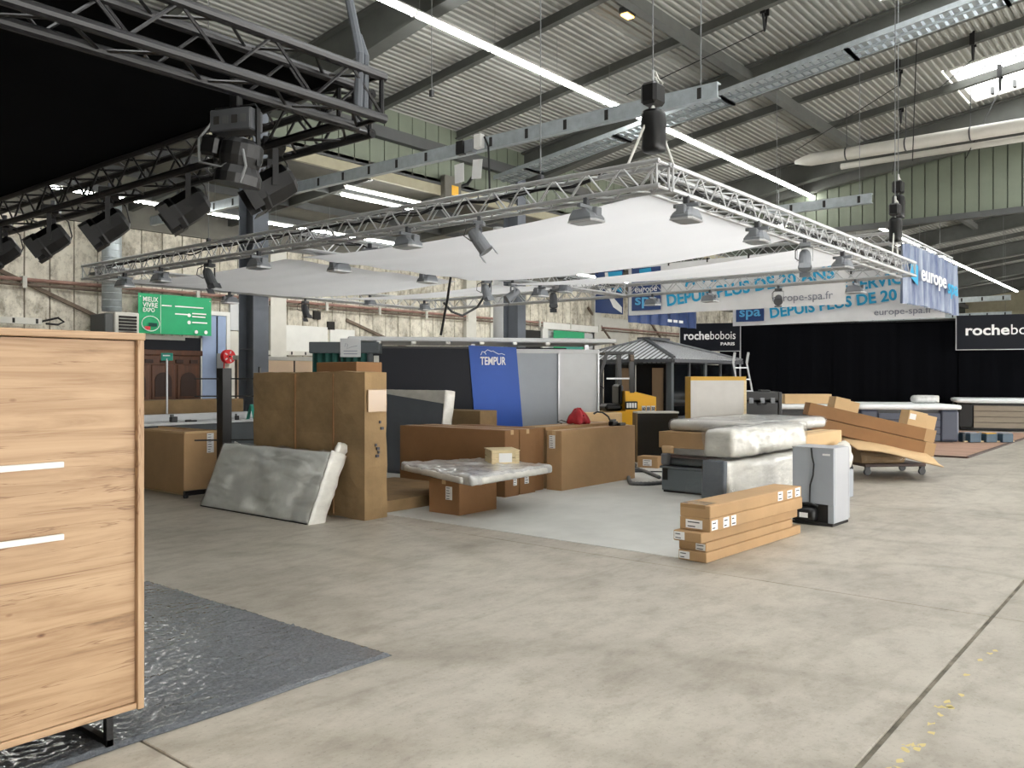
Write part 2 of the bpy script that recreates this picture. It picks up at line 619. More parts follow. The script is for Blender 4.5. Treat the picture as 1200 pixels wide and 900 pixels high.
# ------------------------------------------------------------------ floor
fl = struct('floor', MB().box(-9, -14, -.3, 86, 24, -.008), 'joint_fill')
xs = [-9 + .03] + [1.80 + 4.43 * k for k in range(-2, 12)] + [70]
ys = [-14, 1.07, 13.2, 23.9]
for i in range(len(xs) - 1):
    for j in range(3):
        g = .006 if j == 0 else .006
        MB().box(xs[i] + g, ys[j] + .012, -.05, xs[i + 1] - g, ys[j + 1] - .012, 0, .004).build('floor_slab', 'floor_concrete', fl)
MB().box(70, -14, -.05, 86, 24, 0).build('floor_slab', 'floor_concrete', fl)
pale = MB()
pale.poly([(6.55, 3.47, 0), (9.2, 3.47, 0), (9.2, 4.7, 0), (13, 4.7, 0), (13, 15.6, 0), (6.55, 15.6, 0)], (0, 0, .006))
tag(pale.build('floor_covering', 'floor_pale'), 'pale grey floor covering left under the white canvas canopy', 'floor covering')

for k in range(26):
    fx, fy = 3.3 + 2.6 * rnd.random() ** 1.5, .98 - .06 * rnd.random()
    MB().poly([(fx + .02 * rnd.random() + .035 * cos(a_) * rnd.random(), fy + .016 * sin(a_), -.001) for a_ in [2 * pi * q / 7 for q in range(7)]], (0, 0, .0018)).build('paint_fleck', 'paint_yellow_worn', fl)
# felt mat in the left foreground
mm = MB()
def matf(u, v):
    x, y = -1.2 + 4.44 * u, 3.51 + 2.72 * v
    z = .010 + .004 * noise.noise(V((x * 3, y * 3, 0)))
    w_ = V((x * .8 + y * .6, y * 1.9 - x * .9, 0))
    z += .010 * max(0, 1 - 7 * abs(noise.noise(w_ * 9))) * max(0, .25 + noise.noise(w_ * 2.2 + V((4, 1, 0)))) + .005 * max(0, 1 - 6 * abs(noise.noise(w_ * 21 + V((7, 2, 0)))))
    ra = math.hypot(x - 1.68, y - 3.62)
    if ra < .45:
        z += .010 * (1 - ra / .45) * abs(sin(math.atan2(y - 3.62, x - 1.68) * 17))
    if v < .012:
        y += .012 * noise.noise(V((x * 2, 0, 3)))
    if u > .997 or v > .995 or v < .006:
        z = .002
    return x, y, max(z, .002)
mm.grid(300, 190, matf)
tag(mm.build('felt_mat', 'wrapped_felt', smooth=True), 'dark grey felt mat wrapped in crumpled clear film under the oak cabinet', 'mat')

# ------------------------------------------------------------------ walls
# left wall: old upright concrete panels
WY = 23.5
wl = struct('wall_left', MB().box(-9, WY + .02, 0, 86, WY + .3, 5.8), 'rust')
x = -1.0
while x < 62:
    w = .62
    MB().box(x + .014, WY - .03, 0, x + w - .014, WY + .05, 5.75 + .02 * rnd.random(), .01).build('wall_panel', 'wall_concrete', wl)
    x += w
MB().box(-9, WY - .14, 5.76, 60, WY + .1, 5.95).build('wall_cap', 'annex_grey', wl)
for k in range(9):            # flat pilasters of the left wall
    px = 8.0 + 9.35 * k + 8.2
    MB().box(px, WY - .22, 0, px + .6, WY + .02, 5.75).build('pilaster', 'off_white', wl)
wu = struct('wall_upper_left', MB().box(-9, WY, 5.95, 86, WY + .2, 7.3), 'annex_grey')
wb = struct('wall_back_unseen', MB().box(-9.3, -14, 0, -9, 24, 12.9), 'off_white')  # unseen, added to keep sky light off the faces turned towards it
wrt = struct('wall_right_unseen', MB().box(-9.3, -14.3, 3.1, 86, -14, 12.9), 'off_white')  # unseen, added to cut side daylight down to a low opening
we = struct('wall_far_end', MB().box(86, -14, 0, 86.3, 24, 12), 'fascia_cream')
# diagonal wind braces and pipes on the left wall
for (xa, za, xb, zb) in ((5.6, 5.4, 10.8, 3.2), (34.5, 5.0, 37.5, 2.8), (40, 5.0, 43, 2.8), (19.4, 3.6, 22.6, 2.6)):
    MB().bar((xa, WY - .1, za), (xb, WY - .1, zb), .06, .10).build('wall_brace', 'rust', wl)
pr = thing('fire_pipe', 'long rusty red water pipe running along the dirty concrete wall', 'pipe', (4, WY - .16, 3.95))
MB().tube([(0, 0, .12), (50, 0, .12)], .05, 8).build('pipe', 'pipe_red', pr)
MB().tube([(0, -.02, -.02), (50, -.02, -.02)], .035, 8).build('pipe', 'rust', pr)
for k in range(14):
    MB().box(k * 2.4, -.1, -.1, k * 2.4 + .1, .12, .2).build('pipe_bracket', 'off_white', pr)
for xx in (.45, 2.8):
    MB().tube([(xx + .05, -.05, .05), (xx, -.06, -.25), (xx + .06, -.07, -.7), (xx + .2, -.07, -1.5)], .06, 8).build('riser', 'pipe_riser', pr)
# ceiling deck, ribbed; the roof falls towards the left wall
ZP = lambda y: 10.73 - .135 * y          # underside of purlins
deck = MB()
yy = 16.9
rib = .17
prof = []
while yy > -14:
    prof += [(yy, .26), (yy - .055, .26), (yy - .075, .295), (yy - .15, .295)]
    yy -= rib
SKX = [26.3 - 9.42 * k for k in range(4)]
cuts = sorted([(x_, x_ + 3.6) for x_ in SKX])
segs, xa = [], -9
for (c0, c1) in cuts:
    segs += [(xa, c0, None), (c0, c1, 5.7)]
    xa = c1
segs.append((xa, 86, None))
for (xa, xb, ycut) in segs:
    pts = [p for p in prof if ycut is None or p[0] > ycut or -2.2 < p[0] < -.4 or p[0] < -8.2]
    for a, c in zip(pts, pts[1:]):
        if a[0] - c[0] > 1:
            continue
        n = len(deck.v)
        deck.v += [(xa, a[0], ZP(a[0]) + a[1]), (xb, a[0], ZP(a[0]) + a[1]), (xb, c[0], ZP(c[0]) + c[1]), (xa, c[0], ZP(c[0]) + c[1])]
        deck.f.append((n, n + 1, n + 2, n + 3))
ce = struct('ceiling', deck, 'deck_grey')
for k in range(-3, 11):                   # sloping purlins and tapered rafters
    for s in range(3):
        xx = 11.75 + 9.42 * k + 3.14 * s
        if not -9 < xx < 84:
            continue
        if s == 0:
            r_ = MB()
            ya, yb = 16.8, -14
            top = lambda y: ZP(y) + .24
            for (w0, z0, z1) in ((.03, 0, 1), (.34, -.03, .0), (.34, .97, 1.0)):
                pts = []
                for y in (16.8, 11.5, 10.5, -14):
                    dp = 1.05 if y > 16 else .78
                    lo, hi = top(y) - dp, top(y)
                    if z1 == 1 and z0 == 0:
                        a_, b_ = lo, hi
                    elif z0 < 0:
                        a_, b_ = lo - .025, lo + .025
                    else:
                        a_, b_ = hi - .05, hi
                    pts.append([(xx - w0 / 2, y, a_), (xx + w0 / 2, y, a_), (xx + w0 / 2, y, b_), (xx - w0 / 2, y, b_)])
                r_.ring_loft(pts)
            r_.build('rafter', 'rafter_grey', ce)
        else:
            p_ = MB()
            p_.bar((xx, 16.8, ZP(16.8) + .02), (xx, -14, ZP(-14) + .02), .16, .03)
            p_.bar((xx, 16.8, ZP(16.8) + .13), (xx, -14, ZP(-14) + .13), .03, .24)
            p_.build('purlin', 'rafter_grey', ce)
for yb in (9.2, -3.0):
    for k in range(-1, 4):
        x0 = 11.9 + 9.42 * k
        MB().bar((x0, yb, ZP(yb) - .12), (x0 + 9.1, yb, ZP(yb) - .12), .22, .26).build('tie_beam', 'rafter_grey', ce)
# skylight in the roof
sk = thing('skylight', 'bright roof skylight with white curb and opening flaps', 'skylight', (28.1, 2.65, ZP(2.65)))
def skz(y):
    return -.135 * y
for (x0, y0, x1, y1) in ((-1.8, 2.93, 1.8, 3.08), (-1.8, -3.05, 1.8, -2.93), (-1.82, -3, -1.72, 3), (1.72, -3, 1.82, 3)):
    MB().ring_loft([[(x0, y0, skz(y0) + z), (x1, y0, skz(y0) + z), (x1, y1, skz(y1) + z), (x0, y1, skz(y1) + z)] for z in (.25, .75)]).build('curb', 'white_paint', sk)
for i in range(3):
    for j in range(2):
        x0, y0 = -1.7 + 1.7 * j, -2.9 + 1.95 * i
        MB().ring_loft([[(x0 + .04, y0 + .03, skz(y0) + z), (x0 + 1.66, y0 + .03, skz(y0) + z), (x0 + 1.66, y0 + 1.9, skz(y0 + 1.9) + z), (x0 + .04, y0 + 1.9, skz(y0 + 1.9) + z)] for z in (.76, .77)]).build('glazing_sheet', 'skylight_sheet', sk)
    yb = -2.95 + 1.95 * i
    MB().bar((-1.75, yb, skz(yb) + .72), (1.75, yb, skz(yb) + .72), .09, .1).build('glazing_bar', 'aluminium', sk)
MB().bar((.0, -2.9, skz(-2.9) + .72), (0, 2.9, skz(2.9) + .72), .1, .1).build('glazing_bar', 'aluminium', sk)
MB().tube([(-.5, -2.6, skz(-2.6) + .45), (-.5, 2.7, skz(2.7) + .45)], .03, 6).build('opening_rod', 'aluminium', sk)
for i in range(9):
    yq = -2.4 + .6 * i
    MB().box(1.55, yq, skz(yq) + .3, 1.72, yq + .08, skz(yq) + .5).build('opening_bracket', 'steel_grey', sk)

for k, x_ in enumerate(SKX):  # unseen row added to brighten the hall from overhead
    copy_thing(sk, (x_ + 1.8, -5.2, ZP(-5.2)), label='added fill-light skylight of the out-of-view right row, %s from the far end' % ('first', 'second', 'third', 'fourth')[k])
for k, x_ in enumerate(SKX[1:]):  # more skylights added out of view for overhead fill light
    copy_thing(sk, (x_ + 1.8, 2.65, ZP(2.65)), label='added fill-light skylight above the picture, %s bay nearer than the visible one' % ('one', 'two', 'three')[k])

# green clad upstand over the column line, and the lower annex roof beyond it
GY = 16.85
wg = struct('wall_clerestory', MB().box(-9, GY + .06, 6.95, 86, GY + .12, 9.0), 'clad_gap')
xx = 4.0
while xx < 31:
    MB().box(xx + .012, GY, 7.05, xx + .50, GY + .06, 8.9, .008).build('clad_panel', 'clad_green', wg)
    xx += .512
MB().bar((-9, GY - .1, 8.0), (86, GY - .1, 8.0), .22, .30).build('eaves_beam', 'steel_grey', wg)
MB().bar((-9, GY - .12, 6.85), (86, GY - .12, 6.85), .12, .26).build('fascia', 'fascia_cream', wg)
MB().bar((-9, GY - .1, 7.02), (86, GY - .1, 7.02), .2, .06).build('fascia_angle', 'steel_grey', wg)
an = struct('ceiling_annex', MB().ring_loft([[(x_, GY, 6.98), (x_, WY, 6.5), (x_, WY, 6.7), (x_, GY, 7.2)] for x_ in (-9, 86)]), 'annex_grey')
for k in range(20):
    x_ = 2.3 + 3.14 * k
    MB().bar((x_, GY, 6.85), (x_, WY, 6.38), .14, .24).build('annex_rafter', 'rafter_grey', an)
for yq in (18.6, 20.4, 22.2):
    MB().bar((-9, yq, 6.98 - (yq - GY) * .072 - .14), (86, yq, 6.98 - (yq - GY) * .072 - .14), .07, .2).build('annex_purlin', 'steel_grey', an)
# end gable infill over the opening to the next hall
EX = 32.0
wr = struct('wall_gable', MB().ring_loft([[(x_, y_, z_) for (y_, z_) in ((16.85, 6.95), (-14, 7.05), (-14, 12.9), (16.85, 8.7))] for x_ in (EX + .08, EX + .14)]), 'clad_gap')
yq = 16.8
while yq > 1.0:
    zt = ZP(yq) + .25
    MB().box(EX, yq - .40, 7.0, EX + .08, yq - .015, zt, .008).build('clad_panel', 'clad_green', wr)
    yq -= .42
MB().bar((EX - .1, 16.8, 7.0), (EX - .1, -14, 7.08), .2, .2).build('gable_beam', 'steel_grey', wr)
MB().bar((EX - .4, 16.8, ZP(16.8) - .5), (EX - .4, -14, ZP(-14) - .5), .3, .45).build('gable_rafter', 'rafter_grey', wr)
# steel columns
for k, (cx, lb) in enumerate(((11.3, 'grey steel column behind the tall cardboard box at the left end of the canopy'),
                              (20.8, 'dark steel column rising behind the white booth roof'))):
    t = thing('steel_column', lb, 'column', (cx, 16.9, 0))
    MB().box(-.02, -.26, 0, .02, .26, 8.2).build('web', 'column_grey', t)
    MB().box(-.2, -.29, 0, .2, -.26, 8.2).build('flange', 'column_grey', t)
    MB().box(-.2, .26, 0, .2, .29, 8.2).build('flange', 'column_grey', t)
    MB().box(-.2, -.25, 2.2, .2, .25, 2.23).build('stiffener', 'column_grey', t)
    MB().box(-.2, -.25, 4.6, .2, .25, 4.63).build('stiffener', 'column_grey', t)
    MB().box(-.3, -.36, 0, .3, .36, .03).build('base_plate', 'column_grey', t)


# ------------------------------------------------------------------ trusses
def truss(parent, name, p0, p1, size, m, rc=.025, rb=.0095, pitch=.5, single=True, o=(0, 0, 0), ends=True, braces=True):
    """square truss from p0 to p1 (centre line); chords and braces are sub-parts of one section"""
    o = V(o)
    p0, p1 = V(p0) - o, V(p1) - o
    L = (p1 - p0).length
    t = (p1 - p0).normalized()
    a = t.cross(UPZ).normalized()
    h = size / 2 - rc
    sec = bpy.data.objects.new(name, None)
    sec.empty_display_size = .1
    COL.objects.link(sec)
    sec.parent = parent
    corners = [(-h, -h), (h, -h), (h, h), (-h, h)]
    for (u, w) in corners:
        MB().tube([p0 + a * u + UPZ * w, p1 + a * u + UPZ * w], rc, 10).build('chord', m, sec, smooth=False)
    n = max(1, round(L / pitch))
    d = L / n
    stuff = MB()
    for fi in range(4):
        (u0, w0), (u1, w1) = corners[fi], corners[(fi + 1) % 4]
        A0, A1 = a * u0 + UPZ * w0, a * u1 + UPZ * w1
        up = MB().tube([A0, A1 + t * (d / 2)], rb, 6, False).mesh('brace')
        dn = MB().tube([A1 - t * (d / 2), A0], rb, 6, False).mesh('brace')
        dn2 = MB().tube([A1, A0 + t * (d / 2)], rb, 6, False).mesh('brace')
        for k in range(n):
            q = p0 + t * (k * d)
            if single:
                inst(up, 'brace', m, sec, q)
                inst(dn2, 'brace', m, sec, q + t * (d / 2))
            else:
                for mm_, qq in ((up, q), (dn2, q + t * (d / 2))):
                    stuff.add([tuple(v.co + qq) for v in mm_.vertices], [tuple(p.vertices) for p in mm_.polygons])
        if ends:
            for q in (p0 + t * .03, p1 - t * .03):
                stuff.tube([q + A0, q + A1], rb * 1.6, 6)
    if stuff.v:
        tag(stuff.build('bracing', m, sec), kind='stuff')
    return sec


TX0, TX1, TY0, TYM, TY1, TZ = 7.34, 16.5, 4.2, 10.2, 16.25, 3.53
rig = thing('canopy_truss', 'silver aluminium truss frame hung over the booth, carrying the white cloth canopy', 'truss', (TX0, TY0, 3.4))
o_ = (TX0, TY0, 3.4)
truss(rig, 'front_truss', (TX0, TY0 - .13, TZ), (TX0, TY1 + .1, TZ), .29, 'aluminium', o=o_, pitch=.42)
truss(rig, 'right_truss', (TX0 + .14, TY0, TZ), (TX1 + .1, TY0, TZ), .29, 'aluminium', o=o_, pitch=.42)
truss(rig, 'middle_truss', (TX0 + .15, TYM, TZ), (TX1 - .15, TYM, TZ), .29, 'aluminium', o=o_, single=False)
truss(rig, 'back_truss', (TX1, TY0 + .15, TZ), (TX1, TY1 - .15, TZ), .29, 'aluminium', o=o_, single=False)
truss(rig, 'left_truss', (TX0 + .15, TY1, TZ), (TX1, TY1, TZ), .29, 'aluminium', o=o_, single=False)
# black stage rig at the upper left
bo = (4.0, 4.45, 3.4)
brig = thing('stage_truss', 'black stage truss frame in the upper left foreground', 'truss', bo)
truss(brig, 'front_truss', (-7, 4.58, 3.505), (4.02, 4.58, 3.505), .36, 'black_truss', rc=.034, rb=.011, pitch=.62, o=bo)
truss(brig, 'side_truss', (4.05, 4.76, 3.505), (4.05, 17, 3.505), .36, 'black_truss', rc=.034, rb=.011, pitch=.62, o=bo)
cl = MB()
def clf(u, v):
    x, y = -7 + 10.9 * u, 4.7 + 12.2 * v
    return x, y, 3.66 - .10 * sin(pi * u) * sin(pi * v) + .01 * noise.noise(V((x, y * 2, 0)))
cl.grid(24, 24, clf)
tag(cl.build('stage_cloth', 'black_cloth', smooth=True), 'black cloth ceiling stretched inside the black stage truss', 'cloth')
# canopy cloths
for nm, x0, x1, ya, yb, zfar, lb in (
        ('a', 7.46, 11.1, 4.33, 10.05, 0, 'white canopy cloth nearest the front right corner of the silver truss'),
        ('b', 7.46, 11.1, 10.35, 16.1, 0, 'white canopy cloth at the front left, above the tall cardboard box'),
        ('c', 11.95, 16.5, 4.33, 10.05, .34, 'white canopy cloth of the back right bay, in front of the lettered banner'),
        ('d', 11.95, 16.5, 10.35, 16.1, .34, 'white canopy cloth of the back left bay, near the dirty concrete wall')):
    g_ = MB()
    def cf(u, v, x0=x0, x1=x1, ya=ya, yb=yb, zfar=zfar):
        x, y = x0 + (x1 - x0) * u, ya + (yb - ya) * v
        k_ = 1 - .85 * u if zfar else 1
        z = 3.40 + k_ * (-.12 * v * (1 if ya < 9 else -1) - (0 if ya < 9 else .12) - .12 * 4 * v * (1 - v)) + zfar * u ** 1.3
        z += .022 * sin(u * 23 + 1.5 * sin(v * 3)) * (.4 + .6 * sin(pi * v)) + .012 * noise.noise(V((x * 3, y * .5, 1)))
        return x, y, z
    g_.grid(60, 30, cf)
    tag(g_.build('canopy_cloth', 'canvas', smooth=True), lb, 'cloth', None)


# ------------------------------------------------------------------ lamps on the trusses
def floodlight(loc, rz, label, m='lamp_grey'):
    t = thing('floodlight', label, 'floodlight', loc, rz, 'floodlights under the canopy truss')
    def rect(hx, hy, z, cx=0):
        c_ = .3 * min(hx, hy)
        return [(cx + sx * (hx - (c_ if i else 0)), sy * (hy - (0 if i else c_)), z) for sx, sy, i in
                ((1, 1, 0), (1, 1, 1), (-1, 1, 1), (-1, 1, 0), (-1, -1, 0), (-1, -1, 1), (1, -1, 1), (1, -1, 0))]
    MB().ring_loft([rect(.165, .12, -.03), rect(.165, .12, -.005), rect(.15, .105, .03, .01), rect(.10, .08, .085, .04), rect(.07, .05, .10, .05)]).build('housing', m, t)
    MB().ring_loft([rect(.172, .127, -.045), rect(.172, .127, -.028)]).build('rim', 'aluminium', t)
    MB().ring_loft([rect(.15, .105, -.05), rect(.15, .105, -.044)]).build('lens', 'lens_glass', t)
    MB().box(-.16, -.05, .0, -.10, .05, .10, .01).build('ballast_box', m, t)
    MB().box(-.02, -.135, .10, .02, .135, .137).build('yoke', m, t)
    MB().box(-.025, -.03, .135, .025, .03, .215, .006).build('hook_clamp', 'lamp_dark', t)
    return t


def spot(loc, rz, label, tilt=55, m='lamp_grey', s=1., lens='lens_dark'):
    t = thing('spotlight', label, 'spotlight', loc, rz, 'spotlights on the canopy truss')
    a = R(tilt)
    M = Matrix.Rotation(-a, 4, 'Y')       # can axis along local -x tilted down
    can = MB().lathe([(.0, .15), (.055, .15), (.07, .12), (.078, .05), (.08, -.13), (.088, -.13), (.088, -.15), (.07, -.15)], 14, 'x', Matrix.Translation((0, 0, -.16)) @ M)
    can.build('can', m, t)
    MB().lathe([(.001, -.146), (.072, -.142)], 14, 'x', Matrix.Translation((0, 0, -.16)) @ M).build('lens', lens, t)
    for q in range(2):
        bd = MB()
        bd.box(-.24, -.07, .085 - .17 * q - .004, -.15, .07, .085 - .17 * q, M=Matrix.Translation((0, 0, -.16)) @ M)
        bd.build('barn_door', m, t)
    y_ = MB()
    y_.box(-.015, -.10, -.18, .015, -.094, .0).box(-.015, .094, -.18, .015, .10, .0).box(-.015, -.10, .0, .015, .10, .006)
    y_.build('yoke', m, t)
    MB().box(-.06, -.07, .01, .06, .07, .06, .006).build('ballast_box', m, t)
    MB().box(-.02, -.025, .06, .02, .025, .12, .005).build('hook_clamp', 'lamp_dark', t)
    MB().tube([(.02, .06, .03), (.12, .12, -.02), (.15, .12, -.12), (.08, .06, -.17), (.04, .02, -.14)], .007, 6).build('cable', 'black_plastic', t)
    return t


ZF = 3.19
SNAPX = {7.36: 7.225, 16.5: 16.385}       # under the chords
SNAPY = {4.16: 4.085, 10.2: 10.085, 16.25: 16.135}
for (x, y, rz, lb) in (
        (7.36, 4.92, R(90), 'grey floodlight under the front truss, first from the right corner'),
        (7.36, 7.55, R(90), 'grey floodlight under the front truss, second from the right corner'),
        (7.36, 10.67, R(90), 'grey floodlight under the front truss, third from the right corner'),
        (7.36, 13.46, R(90), 'grey floodlight under the front truss, next to last before the left end'),
        (7.36, 14.7, R(90), 'grey floodlight under the front truss, last at the left end'),
        (7.80, 4.16, R(5), 'grey floodlight under the right truss, nearest the corner'),
        (9.56, 4.16, R(5), 'grey floodlight under the right truss, second from the corner'),
        (12.6, 4.16, R(0), 'grey floodlight under the right truss, beyond its spotlight'),
        (8.23, 10.2, 0, 'grey floodlight under the middle truss, close to the front truss'),
        (10.1, 10.2, 0, 'grey floodlight under the middle truss, beside the hanging black cable'),
        (13.2, 10.2, 0, 'grey floodlight under the middle truss, towards its far end'),
        (16.5, 8.03, R(90), 'grey floodlight under the back truss, before the word of the banner'),
        (16.5, 9.40, R(90), 'grey floodlight under the back truss, before the dark logo square'),
        (16.5, 5.07, R(90), 'grey floodlight under the back truss, nearest its right end'),
        (10.2, 16.25, 0, 'grey floodlight under the left truss, beside the green banner')):
    x, y = SNAPX.get(x, x), SNAPY.get(y, y)
    floodlight((x, y, ZF), rz, lb)
for (x, y, z, rz, lb) in ((8.8, 10.05, 3.53, .4, 'grey floodlight clipped to the side of the middle truss, near the front'),
                          (10.65, 10.05, 3.47, .3, 'grey floodlight clipped to the side of the middle truss, right of the hanging cable'),
                          (13.9, 10.0, 3.42, .2, 'bluish floodlight clipped to the far side part of the middle truss'),
                          (14.1, 16.1, 3.5, .2, 'grey floodlight clipped to the left truss, midway'),
                          (16.0, 16.1, 3.5, .2, 'grey floodlight clipped to the left truss, at the far end')):
    floodlight((x, y, z - .1), rz, lb)
for (x, y, rz, tilt, lb, m) in (
        (7.36, 6.39, R(120), 55, 'grey spotlight tilted down under the front truss, between two floodlights', 'lamp_grey'),
        (7.36, 11.98, R(100), 60, 'dark grey spotlight under the front truss, near the left end', 'lamp_dark'),
        (11.1, 4.16, R(20), 50, 'grey spotlight under the right truss, turned down to the left', 'lamp_grey'),
        (11.6, 10.2, R(70), 60, 'grey spotlight under the middle truss, left one of the pair', 'lamp_grey'),
        (12.35, 10.2, R(-30), 35, 'grey spotlight under the middle truss, right one of the pair', 'lamp_grey'),
        (13.64, 10.2, R(40), 60, 'dark spotlight hanging low under the middle truss', 'lamp_dark'),
        (16.5, 6.56, R(20), 20, 'dark spotlight with a round face in the middle of the back truss', 'lamp_dark'),
        (12.17, 16.25, R(90), 65, 'dark spotlight under the left truss, before the wall', 'lamp_dark')):
    spot((SNAPX.get(x, x), SNAPY.get(y, y), 3.27), rz, lb, tilt, m)


for nm_, p0, p1, lb in (('truss_cable', (7.6, 10.25, 3.63), (16.2, 10.25, 3.63), 'black cables tied along the middle truss'),
                        ('truss_cable', (7.6, 4.28, 3.58), (16.2, 4.28, 3.58), 'black cables tied along the right truss'),
                        ('truss_cable', (7.42, 5.0, 3.62), (7.42, 15.8, 3.62), 'black cables tied along the front truss')):
    t = thing(nm_, lb, 'cable', p0)
    d_ = V(p1) - V(p0)
    for q in range(2):
        pts_ = []
        for k in range(90):
            f_ = k / 89
            sag_ = .10 * abs(noise.noise(V((k * .21, q * 7, p0[1]))))
            pts_.append(d_ * f_ + V((.03 * noise.noise(V((k * .3, 5, q))), .03 * noise.noise(V((k * .3, 9, q))), .02 * q - sag_)))
        MB().tube(pts_, .011, 5).build('cable', 'black_plastic', t)


def stage_light(loc, rz, tilt, label, box=True, lens='lens_dark'):
    t = thing('stage_light', label, 'stage light', loc, rz, 'black stage lights')
    a = R(tilt)
    M = Matrix.Translation((0, 0, -.36)) @ Matrix.Rotation(-a, 4, 'Y')
    oc = lambda r, h: [(h, r * cos(pi / 8 + k * pi / 4), r * sin(pi / 8 + k * pi / 4)) for k in range(8)]
    bdy = MB().ring_loft([oc(.10, .20), oc(.15, .16), oc(.165, .02), oc(.165, -.10), oc(.18, -.12), oc(.18, -.17), oc(.15, -.17)])
    bdy.v = [tuple(M @ V(p)) for p in bdy.v]
    bdy.build('body', 'black_metal', t)
    MB().lathe([(.001, -.172), (.145, -.165)], 16, 'x', M).build('lens', lens, t)
    for k in range(4):
        b_ = MB().box(-.27, -.12, .155, -.17, .12, .16, M=M @ Matrix.Rotation(k * pi / 2, 4, 'X'))
        b_.build('barn_door', 'black_metal', t)
    for k in range(3):
        MB().box(-.02 + .05 * k, -.10, .150, .0 + .05 * k, .10, .17, M=M).build('cooling_fin', 'lamp_dark', t)
    y_ = MB()
    y_.box(-.025, -.20, -.38, .025, -.19, -.05).box(-.025, .19, -.38, .025, .20, -.05).box(-.025, -.20, -.06, .025, .20, -.05)
    y_.build('yoke', 'black_metal', t)
    if box:
        MB().box(-.10, -.14, -.05, .10, .10, .06, .008).build('ballast_box', 'black_metal', t)
    t.scale = (.88, .88, .88)
    MB().box(-.025, .12, -.05, .025, .17, .16, .004).build('hook_clamp', 'lamp_dark', t)
    MB().tube([(.05, .12, .02), (.16, .24, -.08), (.20, .26, -.26), (.16, .22, -.38), (.12, .18, -.30), (.1, .16, -.2)], .009, 6).build('cable', 'black_plastic', t)
    return t


stage_light((4.0, 5.72, 3.38), R(-28), 32, 'black stage light with reddish lens, in front of the steel column', lens='lens_warm')
stage_light((4.0, 6.98, 3.38), R(-30), 36, 'black stage light hanging left of the one with the reddish lens', box=False)
stage_light((4.0, 8.46, 3.38), R(-30), 36, 'black stage light above the left end of the silver truss')
stage_light((4.0, 9.8, 3.38), R(-30), 36, 'black stage light against the concrete wall, second from the picture edge')
stage_light((4.0, 11.15, 3.38), R(-30), 36, 'black stage light at the left edge of the picture, half cut off')
# bigger fixture with control box on the inner chord
t = thing('moving_light', 'large black lamp with grey control box hung under the nearest stage truss', 'stage light', (3.05, 4.75, 3.36), R(-68))
MB().box(-.15, -.07, -.26, .15, .07, -.12, .008).build('control_box', 'lamp_dark', t)
for k in range(4):
    MB().box(-.115 + .065 * k, -.074, -.215, -.075 + .065 * k, -.07, -.165).build('display', 'steel_grey' if k % 2 else 'hole_dark', t)
MB().tube([(-.16, 0, -.11), (-.15, 0, -.09), (.14, 0, -.09), (.16, 0, -.12)], .006, 6).build('handle', 'black_metal', t)
for x_ in (-.165, .155):
    MB().box(x_, -.02, -.48, x_ + .01, .02, -.12).build('yoke_arm', 'black_metal', t)
MB().lathe([(.001, .13), (.10, .13), (.13, .10), (.135, .02), (.12, -.04), (.145, -.09), (.145, -.15), (.001, -.15)], 18, 'z', Matrix.Translation((.03, 0, -.44)) @ Matrix.Rotation(R(10), 4, 'Y')).build('head', 'black_metal', t)
MB().box(-.13, -.1, -.43, .0, .1, -.30, .02, M=Matrix.Rotation(R(12), 4, 'Y')).build('motor_cover', 'black_metal', t)
MB().box(.02, -.05, -.34, .09, .05, -.30, .008).build('socket_box', 'lamp_grey', t)
MB().tube([(-.14, -.06, -.2), (-.22, -.08, -.3), (-.2, -.1, -.45), (-.02, -.12, -.5), (.06, -.1, -.44), (.06, -.08, -.36)], .009, 6).build('cable', 'cable_grey', t)
MB().tube([(.05, -.06, -.34), (.12, -.1, -.4), (.14, -.1, -.5), (.1, -.1, -.6)], .009, 6).build('cable', 'cable_grey', t)
MB().box(-.03, -.03, -.1, .03, .03, .1, .006).build('hook_clamp', 'black_metal', t)
# round sling with shackle at the corner of the black truss
t = thing('truss_sling', 'dark grey lifting sling wrapped around the end of the black truss', 'sling', (3.80, 4.5, 3.4))
MB().tube([(0, -.04, -.03), (0, -.06, .35), (.02, 0, .5), (.02, .1, .85)], .03, 8).build('strap', 'slate_fabric', t)
MB().tube([(.06, -.04, -.03), (.05, -.06, .35), (.04, 0, .5)], .025, 8).build('strap', 'slate_fabric', t)
MB().tube([(.02, .1, .85), (-.02, .1, .90), (.0, .1, .96), (.05, .1, .90), (.02, .1, .85)], .012, 6).build('shackle', 'aluminium', t)
MB().tube([(.02, .1, .95), (.02, .3, 6.9)], .006, 6).build('wire_rope', 'cable_grey', t)

# ------------------------------------------------------------------ hoists, wires
def hoist(loc, label, top, s=1., bag=True, legs=()):
    t = thing('chain_hoist', label, 'hoist', loc)
    MB().box(-.11 * s, -.09 * s, .14 * s, .11 * s, .09 * s, .36 * s, .03).build('motor', 'black_metal', t)
    if bag:
        MB().soft(.22 * s, .2 * s, .44 * s, .05, .05, .015, 6, 3, Matrix.Translation((.02, 0, -.34 * s))).build('chain_bag', 'black_metal', t, smooth=True)
    MB().tube([(0, 0, .36 * s), (0, 0, .5 * s)], .015, 6).build('hook', 'aluminium', t)
    MB().tube([(0, 0, .48 * s), (0, 0, top)], .008, 6).build('wire_rope', 'cable_grey', t)
    MB().tube([(.05, 0, .5 * s), (.14, .02, .46 * s), (.2, .0, .42 * s), (.16, 0, .36 * s), (.04, 0, .44 * s)], .01, 6).build('safety_loop', 'rope_white', t)
    for lg in legs:
        MB().tube([(0, 0, .14 * s), lg], .014, 6).build('sling_leg', 'rope_white', t)
    return t


